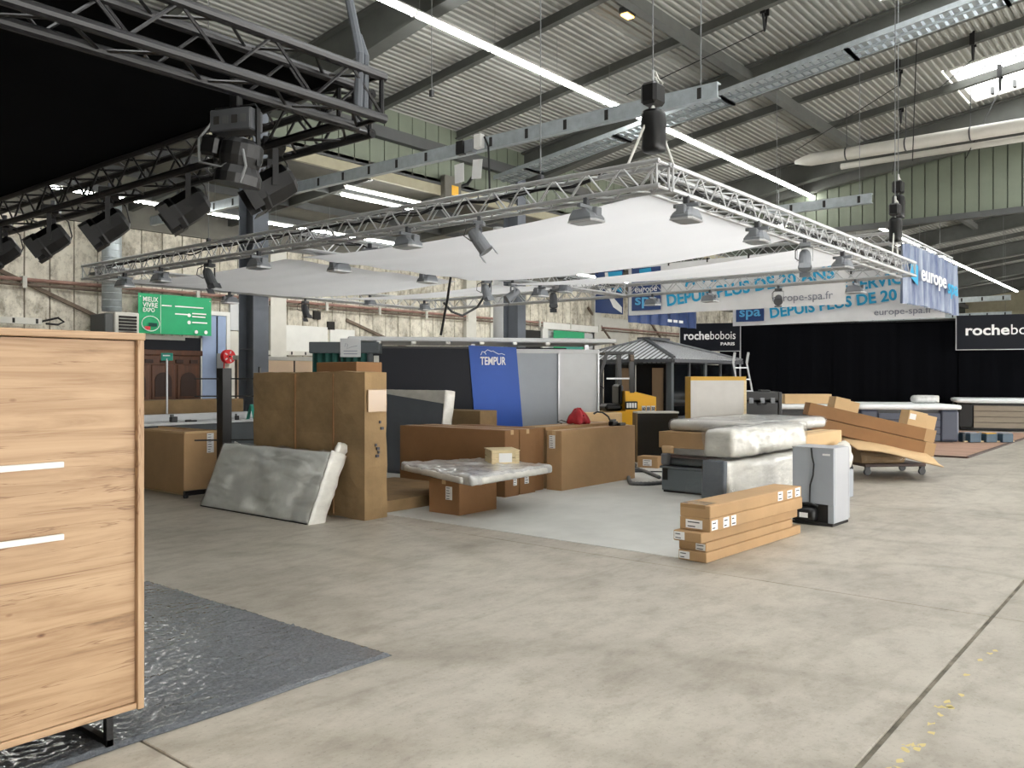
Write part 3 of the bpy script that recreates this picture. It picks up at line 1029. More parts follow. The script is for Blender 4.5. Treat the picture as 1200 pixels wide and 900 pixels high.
hoist((7.5, 4.3, 4.15), 'black chain hoist with bag above the right corner of the silver truss', 6.2, 1.0, True, [(-.25, .15, -.50), (.3, -.1, -.50)])
hoist((16.3, 4.35, 4.35), 'black chain hoist above the far right end of the silver truss', 5.2, 1.0, True, [(-.2, 0, -.68), (.2, 0, -.68)])
hoist((20.3, 5.35, 5.55), 'black chain hoist over the blue printed banner', 4.6, 1.2, True, [(0, 0, -.8)])
for i, (x, y, z0, lb) in enumerate(((7.34, 12.2, 3.68, 'thin steel wire holding the silver front truss left of the middle'),
                                    (7.34, 5.6, 3.68, 'short hanging wire on the front truss near its right corner'),
                                    (9.1, 9.0, 5.8, 'thin wire holding the galvanised rail left of the light row'),)):
    t = thing('hanger_wire', lb, 'wire', (x, y, z0))
    MB().tube([(0, 0, 0), (0, 0, ZP(y) - z0)], .007, 5).build('wire', 'cable_grey', t)
    MB().box(-.03, -.03, -.02, .03, .03, .08, .005).build('wire_clamp', 'lamp_dark', t)
# strap hangers and slanted wires on the purlins
for i, (x, y, dx, dy, dz, lb) in enumerate((
        (18.2, 7.6, -1.6, 2.6, -1.7, 'slanted black wire from a purlin clamp down to the galvanised rail'),
        (24.4, 6.4, -1.2, 2.4, -2.0, 'slanted wire hung from a purlin right of the light row'),
        (21.3, 5.2, 0, .1, -3.4, 'black strap hanger and rope below the big rafter'),
        (24.3, 4.6, -.8, .6, -1.2, 'black purlin clamp with rope beside the skylight, upper one'),
        (27.4, 4.5, -.9, .7, -2.4, 'black purlin clamp with rope beside the skylight, lower one'),
        (27.6, 7.2, .2, .3, -1.9, 'black purlin clamp above the end of the heater tube'))):
    t = thing('purlin_hanger', lb, 'hanger', (x, y, ZP(y)))
    MB().box(-.12, -.06, -.05, -.09, .06, .3).build('strap', 'black_metal', t)
    MB().box(.09, -.06, -.05, .12, .06, .3).build('strap', 'black_metal', t)
    MB().tube([(-.1, 0, -.05), (0, 0, -.4), (.1, 0, -.05)], .03, 6).build('hook', 'black_metal', t)
    MB().tube([(0, 0, -.38), (dx, dy, dz)], .012, 5).build('rope', 'black_metal', t)

# ------------------------------------------------------------------ light rows
def tube_light(loc, L, rz, label, group, drop=1.2):
    t = thing('fluorescent_light', label, 'light', loc, rz, group)
    return t


hs = MB().ring_loft([[(x_, -.06, .05), (x_, .06, .05), (x_, .09, -.0), (x_, -.09, -.0)] for x_ in (0, 2.18)]).mesh('housing')
tb = MB().box(.03, -.06, -.07, 2.15, .06, -.002, .02).mesh('tube')
ec = MB().box(2.14, -.07, -.08, 2.19, .07, .02).mesh('end_cap')
wr_ = MB().tube([(.1, 0, .05), (.1, 0, .95)], .006, 4).mesh('suspension_wire')
for k in range(31):
    xx = 9.0 + 2.2 * k
    t = thing('fluorescent_light', 'long white fluorescent luminaire in the row running under the ribbed ceiling', 'light', (xx, 11.5, 8.43), 0, 'fluorescent row under the main ceiling')
    inst(hs, 'housing', 'white_paint', t, (0, 0, 0))
    inst(tb, 'tube', 'tube_light', t, (0, 0, 0))
    inst(ec, 'end_cap', 'white_paint', t, (0, 0, 0))
    inst(wr_, 'suspension_wire', 'cable_grey', t, (0, 0, 0))
for k in range(14):  # far fixtures, hidden by the canopy, are added to brighten the wall
    t = thing('fluorescent_light', 'fluorescent luminaire in the low row beside the dirty concrete wall, lengthened unseen for more light', 'light', (6.6 + 1.9 * k, 20.3, 5.92), 0, 'fluorescent row along the left wall')
    inst(hs, 'housing', 'white_paint', t, (0, 0, 0)).scale = (.86, .8, .8)
    inst(tb, 'tube', 'tube_light', t, (0, 0, 0)).scale = (.86, .8, .8)
    inst(wr_, 'suspension_wire', 'cable_grey', t, (0, 0, 0)).scale = (1, 1, .93)
for k in range(2):
    t = thing('fluorescent_light', ('fluorescent tube under the annex roof, nearer of two side by side', 'fluorescent tube under the annex roof, farther of two side by side')[k], 'light', (14.3 + .5 * k, 17.3 + .8 * k, 6.55), 0, 'tubes under the annex roof')
    inst(hs, 'housing', 'white_paint', t, (0, 0, 0)).scale = (1.25, .8, .8)
    inst(tb, 'tube', 'tube_light', t, (0, 0, 0)).scale = (1.25, .8, .8)
hb = MB().box(-.36, -.2, 0, .36, .2, .10, .02).mesh('housing')
hl = MB().box(-.33, -.17, -.03, .33, .17, 0).mesh('diffuser')
for k, (x, y) in enumerate(((34.2, 10.6), (36.6, 9.6), (38.9, 9.4), (41.6, 9.2), (30.5, 12.2))):
    t = thing('high_bay_light', 'square LED high bay lamp, number %s counted along the far hall from the silver truss' % ('two', 'three', 'four', 'five', 'one')[k], 'light', (x, y, 7.0 if k < 4 else 7.2), 0, 'high bay lamps of the far hall')
    inst(hb, 'housing', 'lamp_dark', t, (0, 0, 0))
    inst(hl, 'diffuser', 'led_panel', t, (0, 0, 0))
    MB().tube([(0, 0, .1), (0, 0, ZP(y) + .25 - 7.0)], .01, 4).build('suspension_wire', 'cable_grey', t)
for (x, y, lb) in ((15.9, 9.75, 'small amber emergency lamp on the ribbed ceiling at the top'),
                   (25.0, 16.3, 'small amber emergency lamp seen through the front truss')):
    t = thing('emergency_lamp', lb, 'lamp', (x, y, ZP(y) + .05))
    MB().box(-.18, -.12, .0, .18, .12, .14, .02).build('housing', 'steel_grey', t)
    MB().box(-.15, -.09, -.04, .15, .09, .0, .015).build('lens', 'amber_lamp', t)

# galvanised rails, ladder tray, heater
def rail(x, y0, y1, z, label):
    t = thing('cable_rail', label, 'cable rail', (x, y0, z))
    L = y1 - y0
    MB().box(-.03, 0, -.12, .0, L, .12).box(-.0, 0, .1, .10, L, .12).box(0, 0, -.12, .1, L, -.10).build('channel', 'galvanised', t)
    for q in (.3, L - .3):
        if x < 30 and y0 + q > GY - .3:
            continue
        MB().tube([(.03, q, .1), (.03, q, ZP(y0 + q) + .31 - z)], .008, 5).build('hanger_rod', 'cable_grey', t)
    k = .3
    me = MB().box(-.036, -.035, -.085, -.029, .035, .085).mesh('slot')
    while k < L:
        inst(me, 'slot', 'hole_dark', t, (0, k, 0))
        k += .85
    return t


rail(12.0, 5.75, 22.9, 5.95, 'galvanised steel rail with slots crossing behind the light row')
rail(21.6, 6.3, 9.0, 5.95, 'short galvanised rail piece before the gable, below the light row')
rail(44.0, 6.8, 12.0, 5.2, 'pale galvanised rail in the far hall, upper one')
rail(52.0, 8, 16.0, 5.0, 'pale galvanised rail in the far hall, lower one')
t = thing('junction_box', 'white electrical box with hanging paper tags on the galvanised rail', 'box', (11.965, 10.6, 5.95))
MB().box(-.12, -.16, -.1, 0, .02, .16, .01).build('box', 'white_paint', t)
MB().box(-.12, .05, -.14, 0, .26, .1, .01).build('breaker_box', 'lamp_grey', t)
MB().box(-.12, .3, -.14, 0, .48, .12, .01).build('breaker_box', 'black_plastic', t)
for yq in (-.1, .42):
    MB().box(-.10, yq - .12, -.66, -.095, yq + .12, -.3, M=Matrix.Rotation(.1 * (1 if yq < 0 else -.4), 4, 'X')).build('paper_tag', 'paper', t)
MB().tube([(-.06, -.2, .1), (-.06, -.3, -.1), (-.06, -.34, -1.1)], .02, 6).build('cable', 'black_plastic', t)
t = thing('electrical_box', 'grey electrical box with a yellow sticker under the green cladding', 'box', (17.6, 16.5, 6.55))
MB().box(-.38, 0, 0, .30, .2, .72, .02).build('cabinet', 'annex_grey', t)
MB().box(-.12, -.012, .18, .16, 0, .46, .005).build('sticker', 'yellow_paint', t)
MB().tube([(.3, .1, .5), (.6, .05, .62), (.9, .05, .95)], .05, 8).build('conduit', 'black_plastic', t)
# ladder cable tray along the rafter
tr = thing('cable_tray', 'double galvanised ladder tray rising along the big rafter', 'cable tray', (19.5, 16.3, ZP(16.3) - 1.05))
L = 18.0
dz = .135
for (xo, w_) in ((-.42, .34), (.02, .34)):
    for s in (0, w_):
        MB().ring_loft([[(xo + s - .015, -q, q * dz - .06), (xo + s + .015, -q, q * dz - .06), (xo + s + .015, -q, q * dz + .06), (xo + s - .015, -q, q * dz + .06)] for q in (0, L)]).build('side_rail', 'galvanised', tr)
    me = MB().box(xo, -.06, -.03, xo + w_, .06, -.02, M=Matrix.Rotation(-math.atan(dz), 4, 'X')).mesh('rung')
    for k in range(100):
        inst(me, 'rung', 'galvanised', tr, (0, -.09 - .18 * k, (.09 + .18 * k) * dz))
    for k in range(6):
        q = 1.2 + 3 * k
        MB().box(-.46, -q - .04, q * dz - .10, .40, -q + .04, q * dz - .06).build('tray_bracket', 'galvanised', tr)
ht = thing('heater_tube', 'white radiant heater tube pair hanging before the gable', 'heater', (26.6, 9.9, 8.42))
MB().tube([(0, .2, 0), (0, -.1, 0), (0, -.3, 0), (0, -9, 0)], [.06, .15, .19, .19], 14).build('tube', 'off_white', ht, smooth=True)
MB().tube([(.1, -1.2, -.34), (.1, -9, -.34)], .09, 10).build('return_tube', 'off_white', ht, smooth=True)
for k in range(5):
    MB().lathe([(.2, -.02), (.205, 0), (.2, .02)], 14, 'y', Matrix.Translation((0, -1.4 - 1.7 * k, 0))).build('clamp_ring', 'lamp_dark', ht)
    MB().tube([(0, -1.4 - 1.7 * k, .2), (0, -1.4 - 1.7 * k, 1.3)], .012, 5).build('hanger_rod', 'lamp_dark', ht)


# ------------------------------------------------------------------ foreground oak cabinet
cb = thing('oak_cabinet', 'tall oak highboard with two white bar handles and black sled legs, in the left foreground', 'cabinet', (.32, 3.53, 0))
W, D, Z0, Z1 = 1.5, .42, .132, 1.742
MB().box(W - .028, 0, Z0, W, D, Z1 - .03, .002).build('side_panel', 'oak_upright', cb)
MB().box(0, 0, Z0, .028, D, Z1 - .03, .002).build('side_panel', 'oak_upright', cb)
MB().box(-.004, -.004, Z1 - .03, W + .004, D, Z1, .003).build('top_panel', 'oak', cb)
MB().box(.028, .01, Z0 + .002, W - .028, D, Z0 + .028, .002).build('bottom_panel', 'oak', cb)
MB().box(.028, D - .01, Z0 + .028, W - .028, D, Z1 - .03).build('back_panel', 'oak', cb)
dr = MB().box(.030, .022, Z0 + .03, W - .030, .042, Z1 - .034, .0015).build('front_panel', 'oak', cb)
for zh in (1.205, .917):
    h_ = MB()
    h_.box(.42, -.012, zh - .012, 1.165, .004, zh + .012, .002)
    h_.box(.45, .0, zh - .008, .47, .024, zh + .008).box(1.11, .0, zh - .008, 1.13, .024, zh + .008)
    h_.build('handle', 'white_paint', dr)
for xl in (.12, W - .16):
    for yl in (.0, D - .05):
        MB().box(xl, yl + .005, .012, xl + .03, yl + .035, Z0, .002).build('leg', 'black_metal', cb)
    MB().box(xl, .005, .012, xl + .03, D - .01, .042, .002).build('floor_bar', 'black_metal', cb)


# ------------------------------------------------------------------ boxes
def carton(label, x0, y0, x1, y1, z0, z1, rz=0., m='cardboard', st=(), tape='x', name='cardboard_box', crumple=0., group=None, flap=True):
    """cardboard box; st: stickers (face, u, v, w, h) in metres, u from the lower left corner seen from outside"""
    cx, cy = (x0 + x1) / 2, (y0 + y1) / 2
    sx, sy, sz = x1 - x0, y1 - y0, z1 - z0
    t = thing(name, label, 'box', (cx, cy, z0), rz, group)
    if crumple:
        MB().soft(sx, sy, sz, max(.07, max(sx, sy, sz) / 18), .012, crumple, 2.4, rnd.random() * 50).build('carton', m, t)
    else:
        MB().box(-sx / 2, -sy / 2, 0, sx / 2, sy / 2, sz, .006).build('carton', m, t)
    e = .0015 + crumple * .8
    if tape == 'x':
        MB().box(-sx / 2 - e, -.03, sz - .06, sx / 2 + e, .03, sz + e).build('tape', 'tape', t)
    elif tape == 'y':
        MB().box(-.03, -sy / 2 - e, sz - .06, .03, sy / 2 + e, sz + e).build('tape', 'tape', t)
    if flap and not crumple:
        if sx >= sy:
            MB().box(-sx / 2 + .02, -.004, sz - .002, sx / 2 - .02, .004, sz + .0012).build('flap_seam', 'hole_dark', t)
    for (f, u, v, w, h) in st:
        s_, p_ = MB(), MB()
        n_ = max(2, int(h / .03))
        if f == '-x':
            yb = sy / 2 - u
            s_.box(-sx / 2 - e - .001, yb - w, v, -sx / 2, yb, v + h)
            for q in range(n_):
                p_.box(-sx / 2 - e - .002, yb - w * (.15 + .7 * rnd.uniform(.5, 1)), v + h * (q + .3) / n_, -sx / 2 - e - .001, yb - w * .12, v + h * (q + .55) / n_)
        elif f == '-y':
            xb = -sx / 2 + u
            s_.box(xb, -sy / 2 - e - .001, v, xb + w, -sy / 2, v + h)
            for q in range(n_):
                p_.box(xb + w * .12, -sy / 2 - e - .002, v + h * (q + .3) / n_, xb + w * (.15 + .7 * rnd.uniform(.5, 1)), -sy / 2 - e - .001, v + h * (q + .55) / n_)
        else:
            s_.box(-sx / 2 + u, -sy / 2 + v, sz, -sx / 2 + u + w, -sy / 2 + v + h, sz + e + .001)
        lab = s_.build('shipping_label', 'paper', t)
        if p_.v:
            tag(p_.build('print_lines', 'print', lab), kind='stuff')
    return t


# stack of five long flat cartons, front right
ang = R(-3.2)
for (z0, z1, xo, x1_, yo, w_, lb, st) in (
        (0.0, .085, 0, 1.86, 0, .27, 'long flat carton at the bottom of the stack of five on the floor', [('-x', .01, .012, .10, .062)]),
        (.086, .164, .02, 1.70, .01, .265, 'long flat carton second from the bottom of five, shorter at its far end', [('-x', .165, .012, .09, .055)]),
        (.165, .252, -.04, 1.84, .025, .27, 'long flat carton in the middle of the stack of five, sticking out at the front', [('-x', .01, .012, .10, .066)]),
        (.253, .365, .035, 1.86, -.005, .295, 'long carton with several white labels, second from the top of five', [('-x', .06, .02, .16, .072), ('-y', .02, .015, .1, .08), ('-y', .22, .012, .1, .088), ('-y', .36, .012, .085, .088)]),
        (.366, .475, .035, 1.84, -.005, .29, 'long carton on top of the stack of five, with three labels at its far end', [('-y', 1.28, .015, .10, .085), ('-y', 1.48, .015, .11, .08), ('-y', 1.66, .015, .11, .085)])):
    L_ = x1_ - xo
    t = carton(lb, -L_ / 2, -w_ / 2, L_ / 2, w_ / 2, z0, z1, ang, st=st, name='long_carton', group='stack of long flat cartons', flap=False, tape=None)
    o2 = V((6.52, 3.36, 0)) + V((cos(ang), sin(ang), 0)) * (xo + L_ / 2) + V((-sin(ang), cos(ang), 0)) * yo
    t.location = (o2.x, o2.y, z0)
    if z1 > .47:
        MB().box(-L_ / 2 - .002, -.10, z1 - z0 - .03, -L_ / 2 + .2, .14, z1 - z0 + .002).build('clear_tape', 'clear_tape', t)

# tall old box and mattress leaning on it
t = carton('very large worn cardboard box standing upright behind the wrapped mattress', 6.10, 7.05, 6.43, 9.13, 0, 1.62, m='cardboard_old', crumple=.02, tape=None)
for yq in (-.52, .18):
    MB().box(-.184, yq - .003, .03, -.160, yq + .003, 1.6).build("crease", "cardboard_dark", t)
MB().box(-.13, -1.060, 1.18, .13, -1.04, 1.42).build('clear_tape', 'clear_tape', t)
for q, (zz, xx_) in enumerate(((1.05, .03), (.98, .05), (.80, -.03), (.76, -.01), (.72, .01), (.68, -.02))):
    MB().box(xx_, -1.066, zz, xx_ + .02 + .02 * (q % 2), -1.05, zz + .03).build('pen_mark', 'print', t)
t = carton('small open carton lying on top of the very large worn box, seen over its edge', 6.5, 7.66, 6.9, 8.40, 1.45, 1.74, m='cardboard_dark', tape=None, st=[('+z', .1, .1, .15, .3)])
carton('tall carton hidden behind the very large worn box, carrying a small open carton', 6.5, 7.78, 6.9, 8.9, 0.141, 1.449, m='cardboard_dark', tape=None)


def lean(name, label, cat, foot, rz, size, tilt, m, amp=.006, rad=.03, film=None, seed=1, res=.06):
    """slab size (length, height, thickness) standing on its long edge, leaning back by tilt; local y is its length"""
    t = thing(name, label, cat, foot, rz)
    Ly, H, T = size
    M = Matrix.Rotation(tilt, 4, 'Y') @ Matrix.Translation((T / 2, 0, 0))
    MB().soft(T, Ly, H, res, rad, amp, 3, seed, M).build('mattress', m, t, smooth=True)
    if film:
        MB().soft(T + .014, Ly + .03, H + .012, res, rad, amp * 2.4, 4.5, seed + 4, M).build('film_cover', 'clear_film', t, smooth=True)
    return t, M


t, M_ = lean('wrapped_mattress', 'grey-white mattress wrapped in clear film, leaning against the very large worn box', 'mattress', (5.55, 8.38, .0), 0, (2.10, .82, .20), R(22.5), 'mattress_wrapped_grey', .009, .035, True, 3, .045)
MB().soft(.21, .03, .84, .05, .012, .012, 7, 9, M_ @ Matrix.Translation((0, -1.065, -.005))).build('end_fold', 'plastic_white', t, smooth=True)
MB().soft(.16, .05, .16, .03, .02, .02, 9, 2, M_ @ Matrix.Translation((.05, -1.03, .80))).build('film_corner', 'plastic_white', t, smooth=True)
MB().box(-.0, -1.03, .0, .19, 1.03, .012).build('bottom_edge', 'black_plastic', t)

# left background: open carton, display stand, counter, wooden cabinet
t = carton('open carton with pale inner edges beside the black display stand', 5.86, 10.33, 6.36, 11.9, .03, .82, m='cardboard', tape=None, flap=False, st=[('-y', .33, .52, .1, .26)])
for (x0, y0, x1, y1) in ((-.25, -.785, -.235, .785), (.235, -.785, .25, .785), (-.25, -.785, .25, -.77)):
    MB().box(x0, y0, .79, x1, y1, .815).build('raw_edge', 'cardboard_light', t)
MB().box(-.2, -.7, -.03, .2, .7, 0).build('pallet_board', 'raw_wood', t)
t = thing('display_stand', 'black display post on a foot, with thin horizontal rods, before the column', 'stand', (6.28, 10.06, 0))
MB().box(-.07, -.07, .03, .07, .07, 1.68, .004).build('post', 'black_metal', t)
MB().box(-.5, .1, .03, .05, .15, .09).build('foot', 'black_metal', t)
MB().bar((0, 0, .05), (-.62, -.62, .05), .05, .05).build('foot', 'black_metal', t)
for p in ((-.48, .12), (-.62, -.62), (.04, .12)):
    MB().lathe([(.001, 0), (.03, 0), (.035, .03), (.02, .05), (.001, .05)], 10, 'z', Matrix.Translation((p[0], p[1], 0))).build('caster', 'black_plastic', t)
for zz in (1.54, 1.31, .73):
    MB().bar((-.30, .22, zz), (.34, -.30, zz), .012, .018).build('rod', 'black_metal', t)
MB().bar((.34, -.30, .7), (.34, -.30, 1.70), .025, .025).build('upright', 'black_metal', t)
MB().bar((.10, -.08, .70), (.16, -.13, .66), .025, .02).build('white_clip', 'white_paint', t)
t = thing('counter', 'dark grey counter with a pale metal top behind the open carton', 'counter', (6.9, 12.35, 0))
MB().box(-1.6, -.3, .0, 1.75, .32, .84, .01).build('body', 'slate_panel', t)
MB().box(-1.65, -.36, .84, 1.8, .36, .875, .006).build('top', 'light_grey_panel', t)
MB().box(-1.65, .2, .875, 1.8, .36, .98, .006).build('back_ledge', 'light_grey_panel', t)
for (x, y, sx, sy, sz, m_, lb) in ((6.75, 12.2, .10, .08, .12, 'black_plastic', 'small black block standing on the pale counter top'),
                                   (6.98, 12.1, .18, .06, .035, 'black_plastic', 'flat black hand tool lying on the pale counter top'),
                                   (7.75, 12.05, .06, .05, .10, 'black_plastic', 'small black device on the right end of the counter, by the stand')):
    t = thing('small_tool', lb, 'tool', (x, y, .876))
    MB().box(-sx / 2, -sy / 2, 0, sx / 2, sy / 2, sz * .7, .008).build('body', m_, t)
    MB().box(-sx / 2, -sy / 4, sz * .7, 0, sy / 4, sz, .006).build('knob', 'steel_grey', t)
t = thing('table_card', 'teal folded card standing on the counter left of the tall box', 'card', (8.05, 12.1, .876), .6)
MB().poly([(-.07, -.06, 0), (.07, -.06, 0), (.06, -.005, .24), (-.05, -.005, .24)], (0, .004, 0)).build('front_leaf', 'teal', t)
MB().poly([(-.07, .06, 0), (.07, .06, 0), (.06, .003, .24), (-.05, .003, .24)], (0, .004, 0)).build('rear_leaf', 'teal', t)
carton('long low carton behind the counter, with a vertical seam', 5.9, 13.4, 8.75, 13.9, 0, 1.18, m='cardboard_old', tape=None)
t = thing('carved_cabinet', 'dark brown carved wooden cupboard under the green banner', 'cupboard', (7.9, 15.2, 0))
MB().box(-1.0, 0, 0, 1.06, .5, 1.98, .01).build('body', 'brown_wood', t)
MB().box(-1.04, -.04, 1.98, 1.10, .52, 2.08, .01).build('cornice', 'brown_wood', t)
for k in range(4):
    x0 = -.98 + .51 * k
    dpan = MB().box(x0 + .03, -.02, .12, x0 + .48, 0, 1.80, .008).build('door_panel', 'brown_wood', t)
    pts = [(x0 + .09, -.03, 1.2), (x0 + .42, -.03, 1.2)] + [(x0 + .255 + .165 * cos(a), -.03, 1.50 + .16 * sin(a)) for a in [pi * q / 8 for q in range(9)]]
    MB().poly(pts, (0, .012, 0)).build('carved_inset', 'brown_wood_dark', dpan)
    MB().box(x0 + .10, -.03, .2, x0 + .41, -.02, 1.1, .004).build('carved_inset', 'brown_wood_dark', dpan)
for k in range(6):
    MB().box(-.66 + .3 * k, -.03, 1.83, -.6 + .3 * k + .1, -.005, 1.9, .006).build('carving', 'brown_wood_dark', t)
t = thing('sign_post', 'thin metal post with a small green sign beside the wooden cupboard', 'sign', (7.0, 12.85, 0))
MB().tube([(0, 0, 0), (0, 0, 1.86)], .016, 8).build('pole', 'aluminium', t)
MB().lathe([(.001, 0), (.13, 0), (.13, .02), (.001, .03)], 16).build('base', 'aluminium', t)
ps = MB().box(-.09, -.012, 1.83, .09, .012, 1.95, .004, M=Matrix.Rotation(R(-45), 4, 'Z')).build('sign_plate', 'teal', t)
MB().box(-.06, -.015, 1.90, .05, -.012, 1.92, M=Matrix.Rotation(R(-45), 4, 'Z')).build('print_line', 'white_print', ps)
# things on and at the left wall
t = thing('spiral_duct', 'galvanised spiral air duct running down the concrete wall', 'duct', (10.85, 22.8, 3.35))
MB().tube([(0, 0, 0), (0, 0, 3.2)], .25, 20).build('pipe', 'galvanised', t, smooth=True)
for k in range(16):
    MB().lathe([(.25, -.012), (.258, 0), (.25, .012)], 20, 'z', Matrix.Translation((0, 0, .1 + .19 * k))).build('seam', 'galvanised', t)
MB().box(-.30, .22, 1.0, .3, .66, 1.06).build('wall_bracket', 'steel_grey', t)
t = thing('air_unit', 'off-white air heater with dark louvres below the spiral duct', 'heater', (10.75, 22.75, 0))
MB().box(-.08, -.5, 0, .58, .45, 3.3, .02).build('casing', 'off_white', t)
MB().box(-.32, -.45, 0, -.1, .4, 3.25, .02).build('side_casing', 'steel_grey', t)
for k in range(6):
    MB().box(.02, -.53, 2.72 + .085 * k, .5, -.49, 2.75 + .085 * k + .03).build('louvre', 'hole_dark', t)
t = thing('wall_rail', 'pale galvanised rail on the wall just above the oak cabinet', 'cable rail', (6.0, 23.1, 2.92))
MB().box(0, 0, 0, 3.2, .16, .16).build('channel', 'off_white', t)
for k in range(6):
    MB().box(.3 + .55 * k, -.006, .02, .36 + .55 * k, .0, .14).build('slot', 'hole_dark', t)
MB().tube([(3.1, .05, .05), (3.4, .02, .14), (3.6, .02, .2), (3.75, .02, .1), (3.6, .02, .02), (3.3, .0, .03)], .03, 6).build('cable_coil', 'black_plastic', t)
t = thing('green_banner', 'green printed banner with white lettering hung on the concrete wall over the cupboard', 'banner', (11.73, 23.1, 2.81))
MB().grid(16, 6, lambda u, v: (2.26 * u, .02 * sin(u * 9), 1.13 * v)).build('cloth', 'green_print', t, smooth=True)
for x_ in (.05, 2.2):
    MB().box(x_, 0, 1.02, x_ + .03, .37, 1.05).build('tie', 'off_white', t)
text('MIEUX', .19, 'white_print', t, (.12, -.03, .90), (1, 0, 0), bold=.002, fit=.44)
text('VIVRE', .19, 'white_print', t, (.12, -.03, .74), (1, 0, 0), bold=.002, fit=.44)
text('EXPO', .16, 'white_print', t, (.12, -.03, .61), (1, 0, 0), bold=.002, fit=.34)
for (x0, z0, w_) in ((.68, .80, .30), (1.08, .80, .90), (1.08, .58, .40), (1.62, .62, .45), (1.62, .53, .42), (1.62, .36, .48)):
    MB().box(x0, -.034, z0, x0 + w_, -.026, z0 + .035).build('print_line', 'white_print', t)
for (x0, z0) in ((1.52, .58), (1.52, .37), (1.75, .10), (2.06, .10)):
    MB().lathe([(.001, -.006), (.055, -.006), (.055, 0)], 12, 'y', Matrix.Translation((x0, -.028, z0))).build('round_mark', 'white_print', t)
rg = [(.35 + .26 * cos(a), -.03, .28 + .21 * sin(a)) for a in [2 * pi * q / 24 for q in range(25)]]
MB().tube(rg, .012, 5).build('logo_ring', 'white_print', t)
MB().box(.18, -.028, .10, .34, -.024, .2).build('logo_patch', 'red_paint', t)
MB().box(.3, -.028, .2, .54, -.024, .3).build('logo_patch', 'green_dark', t)
MB().box(.645, -.026, .02, .655, -.022, 1.1).build('fold_line', 'white_print', t)
t = tag(bpy.data.objects.new('door_1', None), kind='structure')
COL.objects.link(t)
t.location = (12.2, WY - .06, 0)
MB().box(-1.6, -.02, 0, 1.7, .04, 2.75).build('dark_opening', 'navy_panel', t)
MB().box(-1.65, -.06, 2.22, 1.75, -.0, 2.29).build('transom', 'white_paint', t)
MB().box(1.62, -.06, 0, 1.75, -.0, 2.75).build('jamb', 'white_paint', t)
MB().box(-1.65, -.06, 2.66, 1.1, -.0, 2.78).build('roller_case', 'off_white', t)
t = tag(bpy.data.objects.new('door_2', None), kind='structure')
COL.objects.link(t)
t.location = (14.2, WY - .1, 0)
MB().box(-.35, -.04, 0, .12, .04, 3.45, .01).build('leaf', 'blue_door', t)
MB().box(.14, -.08, 0, .42, .04, 3.45, .01).build('leaf', 'blue_door', t)
MB().box(-.4, -.1, 3.46, .55, .06, 3.58).build('lintel', 'white_paint', t)
MB().box(.43, -.1, 0, .55, .06, 3.46).build('jamb', 'white_paint', t)
MB().bar((.125, -.05, .3), (.125, -.05, 3.4), .02, .02).build('edge_strip', 'hole_dark', t)
for k, (x0, z0, x1, z1, m_) in enumerate(((14.8, 0, 16.6, 3.0, 'off_white'), (14.8, 3.03, 16.6, 3.9, 'light_grey_panel'), (16.0, 0, 16.35, 3.9, 'annex_grey'))):
    MB().box(x0, WY - .10 - .03 * k, z0, x1, WY - .02, z1, .01).build('cover_board', m_, wl)
t = thing('hose_reel', 'red fire hose reel on the wall left of the column', 'hose reel', (14.42, 22.9, 2.2))
MB().lathe([(.001, -.10), (.07, -.10), (.07, -.08), (.21, -.08), (.21, -.05), (.001, -.05)], 20, 'y').build('front_disc', 'red_paint', t)
MB().lathe([(.001, .05), (.21, .05), (.21, .08), (.001, .08)], 20, 'y').build('rear_disc', 'red_paint', t)
MB().lathe([(.001, -.05), (.15, -.05), (.15, .05), (.001, .05)], 16, 'y').build('hose_coil', 'hole_dark', t)
for k in range(5):
    MB().box(-.02, -.085, .09, .02, -.079, .17, M=Matrix.Rotation(k * 2 * pi / 5 + .3, 4, 'Y')).build('spoke_hole', 'light_grey_panel', t)
MB().lathe([(.001, -.12), (.03, -.12), (.03, -.1)], 10, 'y').build('hub', 'hole_dark', t)
MB().box(-.1, .08, -.4, .1, .5, .1).build('wall_arm', 'off_white', t)
MB().tube([(-.12, 0, -.1), (-.16, -.02, -.5), (-.1, 0, -1.0)], .02, 6).build('hose_tail', 'red_paint', t)
t = thing('board_partition', 'row of pale peach wood boards with a white top rail behind the tall box', 'partition', (13.0, 17.6, 0))
for k in range(6):
    x0 = -1.7 + .82 * k
    MB().box(x0 + .01, 0, 0, x0 + .80, .03, 1.98, .004).build('board', 'peach_board', t)
    MB().box(x0 - .012, -.02, 0, x0 + .012, .04, 1.98).build('batten', 'rust', t)
MB().box(-1.72, -.06, 1.98, 3.3, .12, 2.08, .006).build('top_rail', 'off_white', t)
for k, (x0, z0, x1, z1) in enumerate(((16.8, 2.4, 18.6, 3.3), (18.7, 2.4, 19.8, 3.25), (16.6, 1.2, 20.0, 2.25))):
    MB().box(x0, WY - .09, z0, x1, WY - .03, z1, .01).build('white_board', 'white_paint' if k < 2 else 'light_grey_panel', wl)
for k, (x0, z0) in enumerate(((18.0, 3.55), (18.6, 3.22))):
    MB().box(x0, WY - .12, z0, x0 + .28, WY - .02, z0 + .28).build('wall_opening', 'hole_dark', wl)
t = thing('wall_rail', 'pale galvanised rail along the wall above the peach boards', 'cable rail', (15.6, WY - .2, 2.30))
MB().box(0, 0, 0, 5.2, .16, .14).build('channel', 'off_white', t)
for k in range(9):
    MB().box(.3 + .55 * k, -.006, .02, .36 + .55 * k, .0, .12).build('slot', 'hole_dark', t)
